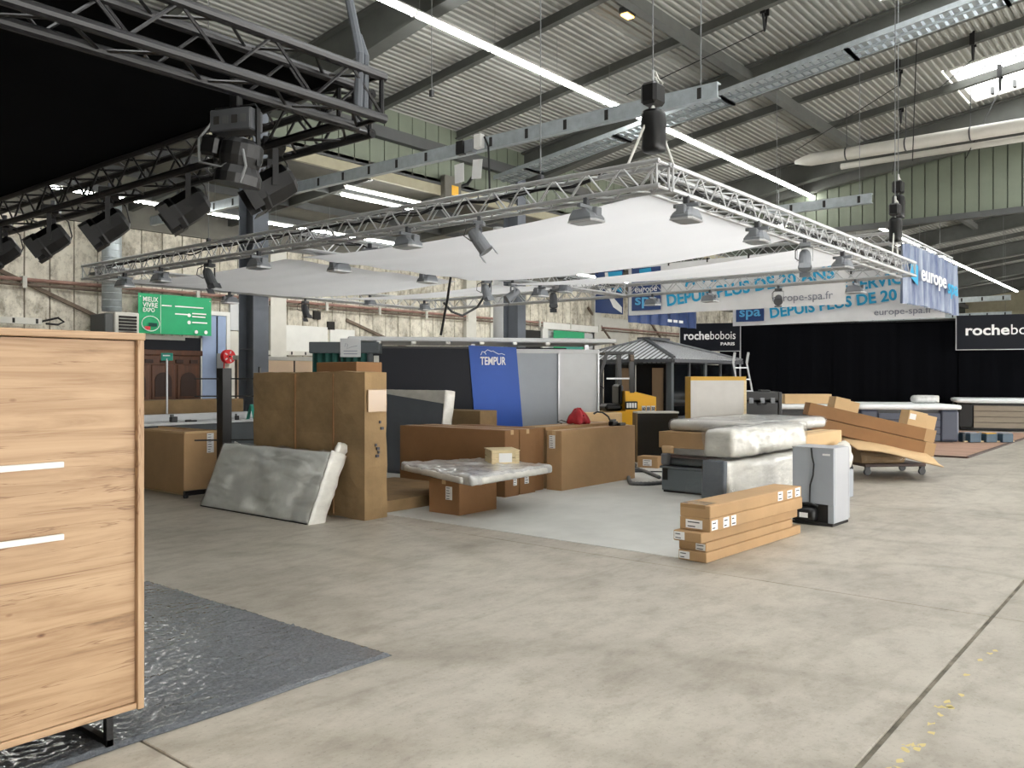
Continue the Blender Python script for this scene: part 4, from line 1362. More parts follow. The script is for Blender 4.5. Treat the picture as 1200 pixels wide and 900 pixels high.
# roller gate with second green banner further along the wall
t = tag(bpy.data.objects.new('door_3', None), kind='structure')
COL.objects.link(t)
t.location = (31.0, WY - .1, 0)
MB().box(-.3, -.1, 0, .1, .06, 3.8).build('jamb', 'white_paint', t)
MB().box(3.9, -.1, 0, 4.2, .06, 3.8).build('jamb', 'white_paint', t)
MB().box(-.3, -.14, 3.8, 4.2, .06, 4.1).build('lintel', 'white_paint', t)
for k in range(15):
    MB().box(.1, -.02, .25 * k, 3.9, .04, .25 * k + .235, .008).build('slat', 'light_grey_panel', t)
MB().box(-1.6, -.02, 2.6, -.35, .05, 3.7).build('dark_recess', 'hole_dark', t)
t = thing('green_banner', 'second green banner partly hidden by the white booth roof', 'banner', (31.4, 23.2, 2.5))
MB().box(0, 0, 0, 2.5, .01, 1.25).build('cloth', 'green_print', t)
for x_ in (.05, 2.4):
    MB().box(x_, 0, 1.15, x_ + .03, .2, 1.18).build('tie', 'off_white', t)
MB().box(.9, -.006, .3, 2.3, 0, .95).build('light_patch', 'teal', t)
for (x0, z0, w_) in ((.15, .75, .5), (1.1, .62, 1.0), (1.5, .25, .6)):
    MB().box(x0, -.012, z0, x0 + w_, -.006, z0 + .08).build('print_line', 'white_print', t)
for k, (x0, z0, x1, z1) in enumerate(((27.2, 0, 27.5, 5.7), (35.6, 3.3, 38.3, 4.6), (36.5, 0, 40.5, 3.2))):
    MB().box(x0, WY - .09, z0, x1, WY - .03, z1, .01).build('white_board', 'off_white', wl)
t = thing('grey_duct', 'light grey vertical duct just left of the dark steel column', 'duct', (20.0, 16.9, 2.2))
MB().tube([(0, 0, 0), (0, 0, 4.0)], .16, 16).build('pipe', 'light_grey_panel', t, smooth=True)
MB().tube([(.0, -.02, -2.2), (0, -.02, .1)], .05, 8).build('lower_pipe', 'off_white', t)


# ------------------------------------------------------------------ middle group of boxes
carton('flat worn carton lying on the floor right of the very large box', 6.52, 7.26, 8.30, 8.95, 0, .14, m='cardboard_old', crumple=.006, tape=None)
carton('long orange-brown carton standing in front of the grey leaning mattress', 8.42, 7.0, 8.71, 8.97, 0, .87, m='cardboard_dark', tape='y', st=[('-y', .17, .14, .07, .15)])
carton('long brown carton directly behind the orange-brown one', 8.75, 7.02, 9.09, 8.95, 0, .865, m='cardboard_dark', tape='y', st=[('-y', .10, .14, .09, .16)])
carton('crumpled brown carton squeezed between two neat long cartons', 9.12, 7.10, 9.37, 8.6, 0, .865, m='cardboard_dark', crumple=.012, tape=None)
carton('large long carton with a small label on its narrow end, facing the aisle', 9.40, 6.81, 11.33, 7.07, 0, .825, m='cardboard', st=[('-x', .05, .58, .1, .18)], tape='x')
carton('long carton behind the one with the small end label, under the red bag', 9.45, 7.12, 11.30, 7.55, 0, .86, m='cardboard', tape='x')
carton('square carton standing behind the long orange-brown one, beside the leaning mattress', 10.2, 9.0, 10.62, 10.0, 0, 1.02, m='cardboard_old', tape=None)
carton('small open carton with pale lid behind the red bag, before the forklift', 12.05, 7.95, 12.75, 8.35, 0, .95, rz=R(-50), m='cardboard_light', tape='x')
carton('low wooden-coloured carton with a label, lying on the floor by the black hoses', 12.75, 7.25, 13.02, 7.62, 0, .20, rz=R(8), m='cardboard', tape=None, st=[('-x', .1, .04, .16, .11)])

t, M_ = lean('grey_mattress', 'dark grey mattress with white upper border leaning behind the orange-brown carton', 'mattress', (9.42, 10.2, 0), 0, (2.0, 1.36, .20), R(8), 'slate_fabric', .004, .03, None, 6)
tri = [(-.108, -1.005, 1.365), (-.108, -1.005, 1.16), (-.108, 1.0, 1.365)]
MB().poly([tuple(M_ @ V(p)) for p in tri], (-.004, 0, 0)).build('white_border', 'plastic_white', t)
MB().soft(.215, .03, 1.38, .08, .012, .008, 6, 9, M_ @ Matrix.Translation((0, -1.0, 0))).build('white_end', 'plastic_white', t, smooth=True)
MB().soft(.215, 2.02, .03, .08, .012, .006, 6, 9, M_ @ Matrix.Translation((0, 0, 1.345))).build('white_top', 'plastic_white', t, smooth=True)

# low crate carrying a wrapped flat pack and a small wooden crate
carton('low square carton carrying the wrapped flat pack, with a label on its left face', 6.98, 6.47, 7.63, 6.95, 0, .402, m='cardboard_dark', st=[('-x', .27, .17, .10, .15)], tape='x')
t = thing('wrapped_pack', 'flat pack wrapped in crumpled white film, balanced on the low square carton', 'package', (7.4, 6.75, .403))
Q = [V((-.80, -.80, 0)), V((.85, -.66, 0)), V((.86, .55, 0)), V((-.13, 1.0, 0))]
def qmap(p):
    u, v = p.x + .5, p.y + .5
    q = (Q[0] * (1 - u) + Q[1] * u) * (1 - v) + (Q[3] * (1 - u) + Q[2] * u) * v
    e = noise.noise(V((q.x * 6, q.y * 6, p.z * 6)))
    f_ = noise.noise(V((q.x * 14, q.y * 14, 3)))
    top_ = 1 if p.z > .05 else 0
    return V((q.x + .03 * e, q.y + .03 * f_, max(0, p.z + top_ * (.02 * e + .014 * f_))))
MB().soft(1, 1, .11, .028, .03, 0, 1, 1, None, qmap).build('wrapped_panel', 'foil_wrap', t, smooth=True)
for (a, b_) in ((0, 1), (3, 0)):
    p, q = Q[a], Q[b_]
    MB().soft((q - p).length * .8, .05, .07, .04, .02, .012, 9, a, Matrix.Translation((p + q) / 2 + V((0, 0, .015))) @ Matrix.Rotation(math.atan2(q.y - p.y, q.x - p.x), 4, 'Z')).build('film_fold', 'plastic_white', t, smooth=True)
t = thing('wooden_crate', 'small pale wooden crate resting on the wrapped flat pack', 'crate', (8.02, 6.72, .50), R(-38))
for k in range(2):
    MB().box(-.17, -.20, .005 + .085 * k, -.155, .20, .08 + .085 * k, .003).build('plank', 'raw_wood', t)
    MB().box(.155, -.20, .005 + .085 * k, .17, .20, .08 + .085 * k, .003).build('plank', 'raw_wood', t)
    MB().box(-.17, -.215, .005 + .085 * k, .17, -.20, .08 + .085 * k, .003).build('plank', 'raw_wood', t)
    MB().box(-.17, .20, .005 + .085 * k, .17, .215, .08 + .085 * k, .003).build('plank', 'raw_wood', t)
MB().box(-.165, -.20, 0, .165, .2, .012).build('bottom', 'raw_wood', t)
MB().box(-.18, -.222, .165, .18, .222, .178, .003).build('lid', 'raw_wood', t)
for x0 in (-.17, .12):
    MB().box(x0, -.224, .0, x0 + .05, -.215, .165, .002).build('cleat', 'raw_wood', t)
MB().box(-.08, -.219, .03, .08, -.2155, .14).build('shipping_label', 'paper', t)
# red bag and tools on the long cartons
t = thing('red_bag', 'crumpled red bag with thin strap on top of the long cartons', 'bag', (10.48, 7.28, .861))
def bagmap(p):
    k = 1 - .75 * (p.z / .24) ** 1.3
    n_ = noise.noise(p * 9) * .03
    return V((p.x * k + n_, p.y * k + n_ + .03 * p.z, p.z + .02 * noise.noise(p * 14)))
MB().soft(.34, .30, .24, .025, .06, .0, 1, 4, None, bagmap).build('body', 'red_fabric', t, smooth=True)
MB().tube([(-.12, .1, .02), (-.22, .16, .06), (-.26, .2, .03), (-.2, .16, .01)], .008, 6).build('strap', 'black_plastic', t)
MB().bar((-.02, -.1, .13), (.1, -.06, .10), .02, .01).build('zip', 'hole_dark', t)
t = thing('power_tool', 'black power tool with a curved handle on the long carton', 'tool', (10.86, 6.93, .827))
MB().box(-.03, -.04, 0, .12, .05, .07, .012).build('battery', 'black_plastic', t)
MB().box(.09, -.09, .0, .26, -.02, .045, .01).build('charger', 'black_plastic', t)
MB().tube([(0, .02, .06), (-.01, .06, .14), (-.04, .14, .20), (-.1, .2, .21), (-.14, .24, .18)], .014, 8).build('handle', 'black_plastic', t)
MB().box(-.02, -.02, .07, .10, .03, .10, .01).build('motor', 'slate_panel', t)

# ------------------------------------------------------------------ booth with navy and blue panels
def at_d(px, t_, z=0):
    u = (px - 600) / 993
    c_, s_ = cos(R(39.27)), sin(R(39.27))
    return V(((c_ + u * s_) * t_, (s_ - u * c_) * t_, z))
P0, P1 = V((10.39, 11.79, 0)), V((13.72, 9.09, 0))
bd = (P1 - P0).normalized()
bz = math.atan2(bd.y, bd.x)
bt = thing('booth', 'exhibition booth of navy, blue and grey panels with a flat white roof', 'booth', tuple(P0), bz)
BL = (P1 - P0).length
MB().box(0, 0, 0, 2.02, .05, 2.12, .004).build('navy_panel', 'navy_panel', bt)
MB().box(-.12, .05, 0, 0.0, .12, 2.12, .004).build('corner_post', 'slate_panel', bt)
bp_ = MB().poly([(1.95, -.035, 0), (2.86, -.035, 0), (2.68, -.035, 2.13), (1.95 - .18, -.035, 2.16)], (0, .03, 0)).build('blue_panel', 'blue_panel', bt)
text('TEMPUR', .21, 'white_print', bp_, (1.99, -.04, 1.80), (1, 0, 0), bold=.005, fit=.49)
mts = MB()
for pts in ([(2.0, 1.98), (2.03, 2.05), (2.08, 2.03), (2.1, 1.99)], [(2.06, 2.03), (2.13, 2.08), (2.2, 2.05), (2.24, 2.06)], [(2.24, 2.05), (2.34, 2.0), (2.40, 2.01), (2.46, 1.985)]):
    mts.tube([(x_, -.037, z_) for x_, z_ in pts], .007, 5)
tag(mts.build('logo_line', 'white_print', bp_), kind='stuff')
MB().box(2.60, .0, 0, 3.50, .04, 2.06, .004).build('grey_panel', 'mid_grey_panel', bt)
MB().box(3.54, .0, 0, BL, .04, 2.06, .004).build('grey_panel', 'light_grey_panel', bt)
for xx_ in (3.50, BL):
    MB().box(xx_, -.03, 0, xx_ + .035, .05, 2.10, .004).build('frame_post', 'aluminium', bt)
MB().box(2.66, -.03, 2.02, BL + .03, .05, 2.10, .004).build('head_rail', 'light_grey_panel', bt)
MB().box(-.1, -.02, 2.10, 2.0, .07, 2.14, .004).build('dark_rail', 'black_plastic', bt)
MB().box(2.6, .1, 2.06, 3.7, .9, 2.13, .004).build('blue_return', 'navy_panel', bt)
rf = MB().box(-.45, -.45, 2.21, BL + .25, 1.6, 2.29, .02).build('roof_slab', 'light_grey_panel', bt)
for k in range(6):
    h_ = MB().box(.05 + .62 * k, -.47, 2.16, .13 + .62 * k, -.38, 2.21, .01).build('spot_bracket', 'white_paint', rf)
for xx_ in (.0, 1.9, BL - .1):
    MB().box(xx_, .5, 2.13, xx_ + .08, .58, 2.21).build('roof_support', 'aluminium', bt)
for xx_ in (.0, 1.9, BL - .1):
    MB().box(xx_, .5, 0, xx_ + .08, .58, 2.13).build('post', 'aluminium', bt)
t = thing('hanging_cable', 'thick black cable hanging from the middle truss down to the booth roof in a loop', 'cable', (10.75, 10.15, 3.4))
MB().tube([(0, 0, .0), (.1, .2, -.5), (.2, .45, -1.08)], .022, 8).build('straight_drop', 'black_plastic', t)
MB().tube([(1.15, .05, .0), (1.05, .08, -.25), (.85, .15, -.55), (.55, .25, -.72), (.35, .32, -.66), (.2, .38, -.5)], .022, 8).build('loop', 'black_plastic', t)
# green-draped kiosk left of the booth
kz = bz
kt = thing('kiosk', 'small kiosk with dark valance and green drapes left of the navy booth panel', 'kiosk', (9.37, 12.23, 0), R(-48))
MB().box(-.05, -.03, 1.99, 1.18, .55, 2.19, .01).build('valance', 'slate_panel', kt)
for k in range(2):
    x0, x1 = .0 + .5 * k, .46 + .5 * k
    MB().grid(24, 4, lambda u, v: (x0 + (x1 - x0) * u, .03 + .03 * sin(u * 22), 2.0 * v)).build('drape', 'green_dark', kt, smooth=True)
MB().box(1.0, 0.02, 0, 1.06, .08, 2.0).build('post', 'slate_panel', kt)
MB().box(1.07, 0.1, 0, 1.16, .14, 1.95).build('side_panel', 'off_white', kt)
MB().box(.0, .5, 0, 1.15, .54, 2.0).build('rear_panel', 'slate_panel', kt)
kb = MB().box(.50, -.055, 1.92, .86, -.035, 2.25, .004).build('sign_board', 'light_grey_panel', kt)
MB().tube([(.58, -.06, 2.10), (.60, -.06, 2.17), (.64, -.06, 2.14), (.62, -.06, 2.07), (.70, -.06, 2.10), (.80, -.06, 2.12)], .005, 5).build('script_line', 'grey_print', kb)
for k in range(2):
    MB().box(.56, -.058, 2.02 - .05 * k, .80, -.055, 2.035 - .05 * k).build('print_line', 'grey_print', kb)

# ------------------------------------------------------------------ forklift, boards behind the boxes
SR = R(39.27 - 90)          # parallel to the picture plane
ft = thing('forklift', 'yellow and black forklift truck with overhead guard behind the booth corner', 'forklift', tuple(at_d(732, 17.5)), SR + R(8))
hood = [(-.12, .55), (.50, .55), (.52, .72), (.52, 1.17), (.1, 1.27), (-.12, 1.29)]
MB().poly([(x_, -.48, z_) for x_, z_ in hood], (0, .96, 0)).build('hood', 'yellow_paint', ft)
MB().box(.0, -.46, .22, .54, .46, .56, .05).build('counterweight', 'yellow_paint', ft)
MB().poly([(x_, -.5, z_) for x_, z_ in ((-1.0, .28), (.05, .28), (-.05, .9), (-.42, .86), (-.52, .78), (-1.0, .78))], (0, 1.0, 0)).build('step_frame', 'yellow_paint', ft)
MB().box(-.48, -.3, .88, -.12, .3, 1.02, .05).build('seat', 'black_plastic', ft)
MB().box(-.20, -.28, 1.0, -.10, .28, 1.42, .04).build('backrest', 'black_plastic', ft)
MB().box(-.95, -.4, .78, -.62, .4, 1.32, .05).build('cowl', 'black_plastic', ft)
MB().lathe([(.17, -.012), (.19, 0), (.17, .012)], 18, 'z', Matrix.Translation((-.6, 0, 1.42)) @ Matrix.Rotation(.5, 4, 'Y')).build('steering_wheel', 'black_plastic', ft)
for y_ in (-.46, .46):
    MB().bar((-.88, y_, .8), (-.50, y_, 2.05), .06, .06).build('guard_post', 'black_metal', ft)
    MB().bar((.02, y_, 1.25), (.0, y_, 2.05), .07, .09).build('guard_post', 'black_metal', ft)
    MB().bar((-.52, y_, 2.06), (.06, y_, 2.06), .06, .05).build('guard_rail', 'black_metal', ft)
for k in range(5):
    MB().bar((-.48 + .13 * k, -.46, 2.06), (-.48 + .13 * k, .46, 2.06), .04, .03).build('guard_bar', 'black_metal', ft)
MB().box(-.04, -.52, 1.88, .06, -.44, 2.02, .02).build('warning_lamp', 'rust', ft)
MB().bar((-.5, -.46, 1.54), (.02, -.46, 1.54), .03, .03).build('grab_rail', 'aluminium', ft)
for (x_, r_) in ((.22, .24), (-.78, .28)):
    for y_ in (-.5, .34):
        w = MB().lathe([(.001, 0), (r_ * .55, 0), (r_ * .6, .02), (r_, .02), (r_, .15), (.001, .15)], 18, 'y', Matrix.Translation((x_, y_, r_))).build('wheel', 'black_plastic', ft)
for x_ in (-1.05, -1.17):
    for y_ in (-.3, .24):
        MB().box(x_, y_, .1, x_ + .08, y_ + .07, 2.1).build('mast_rail', 'black_metal', ft)
for y_ in (-.3, .2):
    MB().box(-2.1, y_, .06, -1.17, y_ + .1, .1).build('fork', 'black_metal', ft)
MB().box(-.13, -.5, .92, .13, -.48, 1.08, .02).build('badge', 'black_plastic', ft)
for k in range(4):
    MB().box(-.10 + .055 * k, -.506, .95, -.06 + .055 * k, -.5, 1.05, .004).build('badge_mark', 'paper', ft)
for k, s_ in enumerate(('60', '80', '50')):
    pl_ = MB().box(.22 + .098 * k, -.492, .88, .30 + .098 * k, -.48, .99, .003).build('number_plate', 'paper', ft)
    text(s_, .09, 'print', pl_, (.225 + .098 * k, -.494, .90), (1, 0, 0), bold=.003, fit=.07)
for k in range(4):
    MB().box(.21 + .075 * k, -.488, .74, .26 + .075 * k, -.48, .82, .004).build('warning_sticker', 'yellow_edge' if k % 2 else 'paper', ft)
t = thing('black_board', 'black board with a white top edge standing behind the grey container', 'board', tuple(at_d(771, 15.6)), SR + R(4))
MB().box(-.38, 0, 0, .38, .35, .90, .004).build('panel', 'black_plastic', t)
MB().box(-.39, -.01, .90, .39, .36, .93, .003).build('white_edge', 'white_paint', t)
MB().box(-.40, 0, 0, -.38, .35, .90).build('side_edge', 'cardboard_old', t)
t = thing('exhibition_board', 'light grey display panel with a thick yellow frame behind the mattress stack', 'panel', tuple(at_d(843, 14.3)), SR + R(6))
MB().box(-.50, .0, .0, .47, .30, 1.575, .006).build('frame_body', 'yellow_edge', t)
MB().box(-.50, -.012, .02, .425, .0, 1.51, .004).build('grey_face', 'grey_board', t)
MB().box(.425, -.014, .0, .47, .0, 1.51, .003).build('edge_strip', 'raw_wood', t)
t = thing('hose', 'ribbed grey vacuum hose coiled on the floor beside the grey container', 'hose', (10.9, 6.4, 0))
pts = [(.55, .05), (.9, .4), (1.3, .85), (1.0, .95), (.3, .45), (-.2, .12), (-.35, -.02), (-.25, -.2), (.0, -.32), (.2, -.42), (.3, -.45)]
sm = []
for i in range(len(pts) - 1):
    p0, p1, p2, p3 = (V(pts[max(0, min(len(pts) - 1, i + j))] + (0,)) for j in (-1, 0, 1, 2))
    for q in range(8):
        s_ = q / 8
        sm.append(.5 * ((2 * p1) + (p2 - p0) * s_ + (2 * p0 - 5 * p1 + 4 * p2 - p3) * s_ ** 2 + (3 * p1 - p0 - 3 * p2 + p3) * s_ ** 3) + V((0, 0, .032)))
MB().tube(sm, [.032 if i % 2 else .026 for i in range(len(sm))], 10).build('ribbed_tube', 'hose_grey', t, smooth=True)
MB().tube([(1.3, .85, .035), (1.45, 1.1, .05), (1.75, 1.2, .05)], .03, 8).build('nozzle', 'black_plastic', t)
MB().tube([(.9, 1.0, .02), (1.2, .7, .02), (1.5, .3, .02), (1.2, .0, .02)], .012, 6).build('power_cord', 'black_plastic', t)

# ------------------------------------------------------------------ mattress stack on the right
t = thing('grey_container', 'slate grey plastic container at the bottom of the mattress stack', 'container', (11.15, 5.36, 0), R(-2))
MB().box(-.95, -.33, .03, .95, .33, .33, .012).build('body', 'container_grey', t)
MB().box(-.97, -.35, .33, .97, .35, .36, .006).build('rim', 'container_grey', t)
MB().box(-.93, -.31, .0, .93, .31, .03).build('base', 'hole_dark', t)
t = thing('folded_bed', 'grey and mauve folded bed base between the grey container and the carton', 'bed', (11.2, 5.36, .361), R(-2))
MB().soft(1.9, .62, .11, .06, .04, .004, 3, 1).build('lower_pad', 'container_grey', t, smooth=True)
MB().soft(1.9, .62, .045, .06, .02, .003, 3, 2, Matrix.Translation((0, 0, .105))).build('mauve_pad', 'mauve_fabric', t, smooth=True)
MB().box(-.93, -.31, .145, .94, .31, .27, .02).build('white_board', 'light_grey_panel', t)
MB().box(-1.02, .20, .0, -.94, .34, .18, .03).build('bracket', 'lamp_grey', t)
MB().box(-1.0, .22, -.2, -.96, .32, .0, .01).build('strap', 'black_plastic', t)
carton('long carton in the mattress stack, between the grey bed base and the white mattress', 9.92, 4.92, 12.1, 5.60, .633, .845, m='cardboard', tape=None, st=[])
t = thing('paper_tear', 'torn brown tape hanging at the left end of the carton in the mattress stack', 'tape', (9.9, 5.45, .56), .3)
MB().soft(.05, .16, .1, .02, .015, .01, 14, 3).build('tape_piece', 'tape', t, smooth=True)
t = thing('white_mattress', 'white wrapped mattress lying on top of the stack beside the yellow-framed panel', 'mattress', (11.15, 4.86, .846), R(-2))
MB().soft(2.25, 1.25, .15, .05, .055, .012, 2.6, 5).build('mattress', 'mattress_white', t, smooth=True)
MB().soft(2.28, 1.28, .16, .05, .05, .018, 4, 8).build('film_cover', 'clear_film', t, smooth=True)
t = thing('bed_base', 'pale blue-grey bed base half hidden behind the fridge', 'bed', (11.0, 4.38, 0))
MB().box(-.65, -.5, .05, .70, .5, .36, .02).build('base', 'mid_grey_panel', t)
MB().box(-.66, -.5, .37, .70, .5, .58, .03).build('upper_half', 'mattress_white', t)
for x_ in (-.55, .6):
    for y_ in (-.42, .42):
        MB().box(x_ - .03, y_ - .03, 0, x_ + .03, y_ + .03, .05).build('foot', 'black_plastic', t)
carton('brown carton with open right end behind the fridge', 10.36, 3.82, 11.75, 4.12, .59, .845, m='cardboard_light', tape=None)
t = thing('film_bag', 'crumpled clear plastic bag tucked behind the fridge', 'bag', (11.3, 3.66, .36))
MB().soft(.34, .16, .34, .025, .06, .035, 8, 7).build('bag', 'plastic_white', t, smooth=True)
MB().box(-.12, -.1, -.36, .12, .06, .0, .01).build('cardboard_leg', 'mid_grey_panel', t)
t = thing('wrapped_mattress', 'thick white film-wrapped mattress on edge behind the stack of five cartons', 'mattress', (9.25, 3.94, 0), R(-1))
MB().soft(2.1, .30, .68, .05, .05, .012, 3, 11).build('mattress', 'plastic_white', t, smooth=True)
MB().soft(2.13, .33, .69, .05, .045, .02, 5, 14).build('film_cover', 'clear_film', t, smooth=True)
t = thing('wrapped_mattress', 'white film-wrapped mattress folded over the top of the thick wrapped one', 'mattress', (9.32, 3.97, .70), R(-1))
MB().soft(2.0, .36, .31, .045, .07, .02, 3.4, 15).build('mattress', 'plastic_white', t, smooth=True)
MB().soft(2.03, .39, .32, .045, .06, .026, 5, 16).build('film_cover', 'clear_film', t, smooth=True)
t = thing('grey_board', 'dark grey board under clear film leaning at the left end of the wrapped mattresses', 'board', (8.06, 3.93, 0), R(-1), rot=(0, R(3), R(-1)))
MB().box(-.02, -.13, .0, .06, .12, .70, .01).build('board', 'slate_fabric', t)
MB().grid(14, 20, lambda u, v: (-.03 - .07 * (1 - v) + .012 * noise.noise(V((u * 5, v * 6, 1))), -.16 + .40 * u + .06 * (1 - v) * u, .98 * v + .0)).build('film_sheet', 'clear_film', t, smooth=True)
# fridge
t = thing('mini_fridge', 'small grey fridge seen from behind, with black compressor and power cord', 'fridge', (8.95, 2.99, 0), R(-3))
fr = MB()
MB().box(.03, .0, .03, .40, .45, .81, .004).build('side_shell', 'fridge_white', t)
MB().box(.0, .002, .22, .03, .448, .808, .003).build('back_panel', 'fridge_back', t)
MB().box(-.004, -.004, .806, .40, .454, .818, .003).build('top', 'fridge_white', t)
MB().box(.40, .0, .04, .44, .45, .81, .006).build('door', 'fridge_white', t)
MB().box(-.03, -.0, .0, .40, .45, .03, .003).build('bottom_plate', 'hole_dark', t)
MB().box(.0, .0, .03, .03, .06, .22).build('side_return', 'fridge_back', t)
MB().box(.004, .06, .03, .03, .45, .22).build('recess', 'black_plastic', t)
MB().soft(.14, .24, .15, .03, .05, 0, 1, 1, Matrix.Translation((-.02, .29, .035))).build('compressor', 'black_plastic', t, smooth=True)
MB().box(-.095, .24, .08, -.088, .33, .13).build('rating_label', 'paper', t)
MB().tube([(-.06, .40, .17), (-.05, .34, .22), (-.04, .24, .23), (-.03, .16, .20)], .012, 6).build('copper_tube', 'black_plastic', t)
MB().tube([(-.012, .235, .81), (-.014, .225, .72), (-.016, .205, .64), (-.016, .215, .52), (-.016, .245, .42), (-.016, .25, .30), (-.02, .25, .20)], .009, 6).build('power_cord', 'black_plastic', t)
MB().box(-.002, .04, .735, .0, .12, .755).build('print_line', 'paper', t)

# ------------------------------------------------------------------ cart with long tilted boxes
ct = thing('dolly', 'low wheeled dolly under the tilted long cartons', 'dolly', tuple(at_d(1040, 13.8)), SR + R(6))
MB().box(-.56, -.33, .14, .46, .33, .19, .006).build('platform', 'brown_wood_dark', ct)
for x_ in (-.5, .42):
    for y_ in (-.28, .28):
        w = MB().lathe([(.001, -.02), (.055, -.02), (.06, -.01), (.06, .01), (.055, .02), (.001, .02)], 14, 'y', Matrix.Translation((x_, y_, .061))).build('wheel', 'black_plastic', ct)
        MB().box(x_ - .035, y_ - .03, .10, x_ + .035, y_ + .03, .14).build('fork', 'black_metal', ct)
t = thing('wrapped_carton', 'brown carton wrapped in clear film standing on the dolly', 'box', tuple(at_d(1026, 13.75, .191)), SR + R(6))
def wmap(p):
    k = 1 - .25 * (1 - p.z / .25) * (1 if p.x > 0 else .2)
    return V((p.x * k, p.y, p.z))
MB().soft(.84, .6, .24, .05, .02, .01, 4, 2, None, wmap).build('carton', 'cardboard_old', t)
MB().soft(.87, .63, .25, .05, .02, .02, 6, 5, None, wmap).build('film_cover', 'clear_film', t, smooth=True)
tl_ = R(12.7)
sh = thing('cardboard_sheet', 'flat pale cardboard sheet under the two tilted long cartons', 'cardboard', tuple(at_d(1030, 13.35, .49)), rot=(0, R(9), SR))
MB().grid(10, 6, lambda u, v: (-.62 + 1.32 * u, -.72 + 1.1 * v, -.10 + .2 * v + .02 * sin(u * 5) - (.04 * u * u if v < .2 else 0))).build('sheet', 'cardboard_light', sh)
MB().grid(10, 6, lambda u, v: (-.62 + 1.32 * u, -.72 + 1.1 * v, -.112 + .2 * v + .02 * sin(u * 5) - (.04 * u * u if v < .2 else 0))).build('sheet_underside', 'cardboard', sh)
for k, (zo, xo, L_, lb) in enumerate(((0, .0, 2.02, 'upper one of two long brown cartons lying tilted on the dolly'),
                                      (-.205, .06, 1.98, 'lower one of two long brown cartons lying tilted on the dolly'))):
    c0 = at_d(1018.5, 13.35 + .0 * k, 0)
    zc = 1.55 - (495 - 443) * 13.35 / 993
    dirv = V((sin(R(39.27)), -cos(R(39.27)), 0))
    p = V((c0.x, c0.y, zc)) + dirv * (sin(tl_) * zo * -1 * -1 + xo) + V((0, 0, zo * cos(tl_) - xo * sin(tl_)))
    bx = thing('long_carton', lb, 'box', tuple(p), rot=(0, tl_, SR), group='tilted long cartons')
    MB().box(-L_ / 2, -.11, -.098, L_ / 2, .13, .098, .006).build('carton', 'cardboard_dark', bx)
    MB().box(L_ / 2 - .16, -.112, -.1, L_ / 2 + .002, .0, .1).build('end_flap', 'cardboard', bx)
    MB().box(-.3, -.0, .095, .3, .03, .1).build('tape', 'tape', bx)
    if k == 0:
        MB().box(L_ / 2 - .001, .02, -.05, L_ / 2 + .004, .1, .05).build('shipping_label', 'paper', bx)
for (px, t_, w_, h_, z_, lb, dy) in ((992, 13.55, .40, .30, 1.185, 'small pale carton standing on the upper end of the tilted long cartons', 0),
                                     (1080, 13.55, .46, .34, .945, 'small pale carton with a label near the lower end of the tilted long cartons', 0)):
    t = thing('small_carton', lb, 'box', tuple(at_d(px, t_, z_ - .12)), rot=(0, tl_, SR), group=None)
    MB().box(-w_ / 2, .0, -h_ / 2 + .01, w_ / 2 - .16, .30, h_ / 2, .005, M=None).build('carton', 'cardboard_light', t)
    MB().box(w_ / 2 - .16, .01, -h_ / 2 + .01, w_ / 2, .30, h_ / 2 - .02, .005).build('side_flap', 'cardboard_light', t)
    if px > 1000:
        MB().box(-w_ / 2 + .02, -.003, .03, -w_ / 2 + .12, .0, .12).build('shipping_label', 'paper', t)

# ------------------------------------------------------------------ plank floor and hot tubs at the right
pf = thing('plank_floor', 'laid plank floor area with dark edge strip in front of the hot tubs', 'flooring', (18.2, 3.55, 0))
for r_ in range(38):
    x0 = .03 + .235 * r_
    y0 = .03
    off = (r_ * .73) % 1.4
    ys_ = [0.03] + [off + 1.4 * q for q in range(1, 5)]
    for a, b_ in zip(ys_, ys_[1:]):
        if b_ - a > .1:
            MB().box(x0, a + .004, .0, x0 + .229, b_ - .004, .03).build('plank', 'plank_wood', pf)
MB().box(-.02, -.01, 0, .03, 6.0, .034).build('edge_strip', 'brown_wood_dark', pf)
MB().box(.03, -.02, 0, 8.96, .03, .034).build('edge_strip', 'brown_wood_dark', pf)


def hot_tub(loc, rz, size, h, label, skirt, corner='black_plastic'):
    t = thing('hot_tub', label, 'hot tub', loc, rz, 'hot tubs before the black curtain')
    s_ = size / 2
    for sy in (-1, 1):
        for k in range(4):
            MB().box(-s_ * .62, sy * s_ - .03 * (sy > 0), .06 + .165 * k, s_ * .62, sy * s_ + .03 * (sy < 0), .215 + .165 * k, .008).build('skirt_board', skirt, t)
        for k in range(4):
            MB().box(sy * s_ - .03 * (sy > 0), -s_ * .62, .06 + .165 * k, sy * s_ + .03 * (sy < 0), s_ * .62, .215 + .165 * k, .008).build('skirt_board', skirt, t)
    for a in (-1, 1):
        for b_ in (-1, 1):
            MB().box(min(a * s_, a * s_ * .62), min(b_ * s_, b_ * s_ * .62), .04, max(a * s_, a * s_ * .62), max(b_ * s_, b_ * s_ * .62), h - .16, .05).build('corner', corner, t)
    MB().box(-s_ * .9, -s_ * .9, 0, s_ * .9, s_ * .9, h - .16).build('shell', 'black_plastic', t)
    MB().soft(size + .10, size + .10, .13, .12, .05, .004, 2, 3, Matrix.Translation((0, 0, h - .16))).build('lid', 'spa_lid', t, smooth=True)
    return t


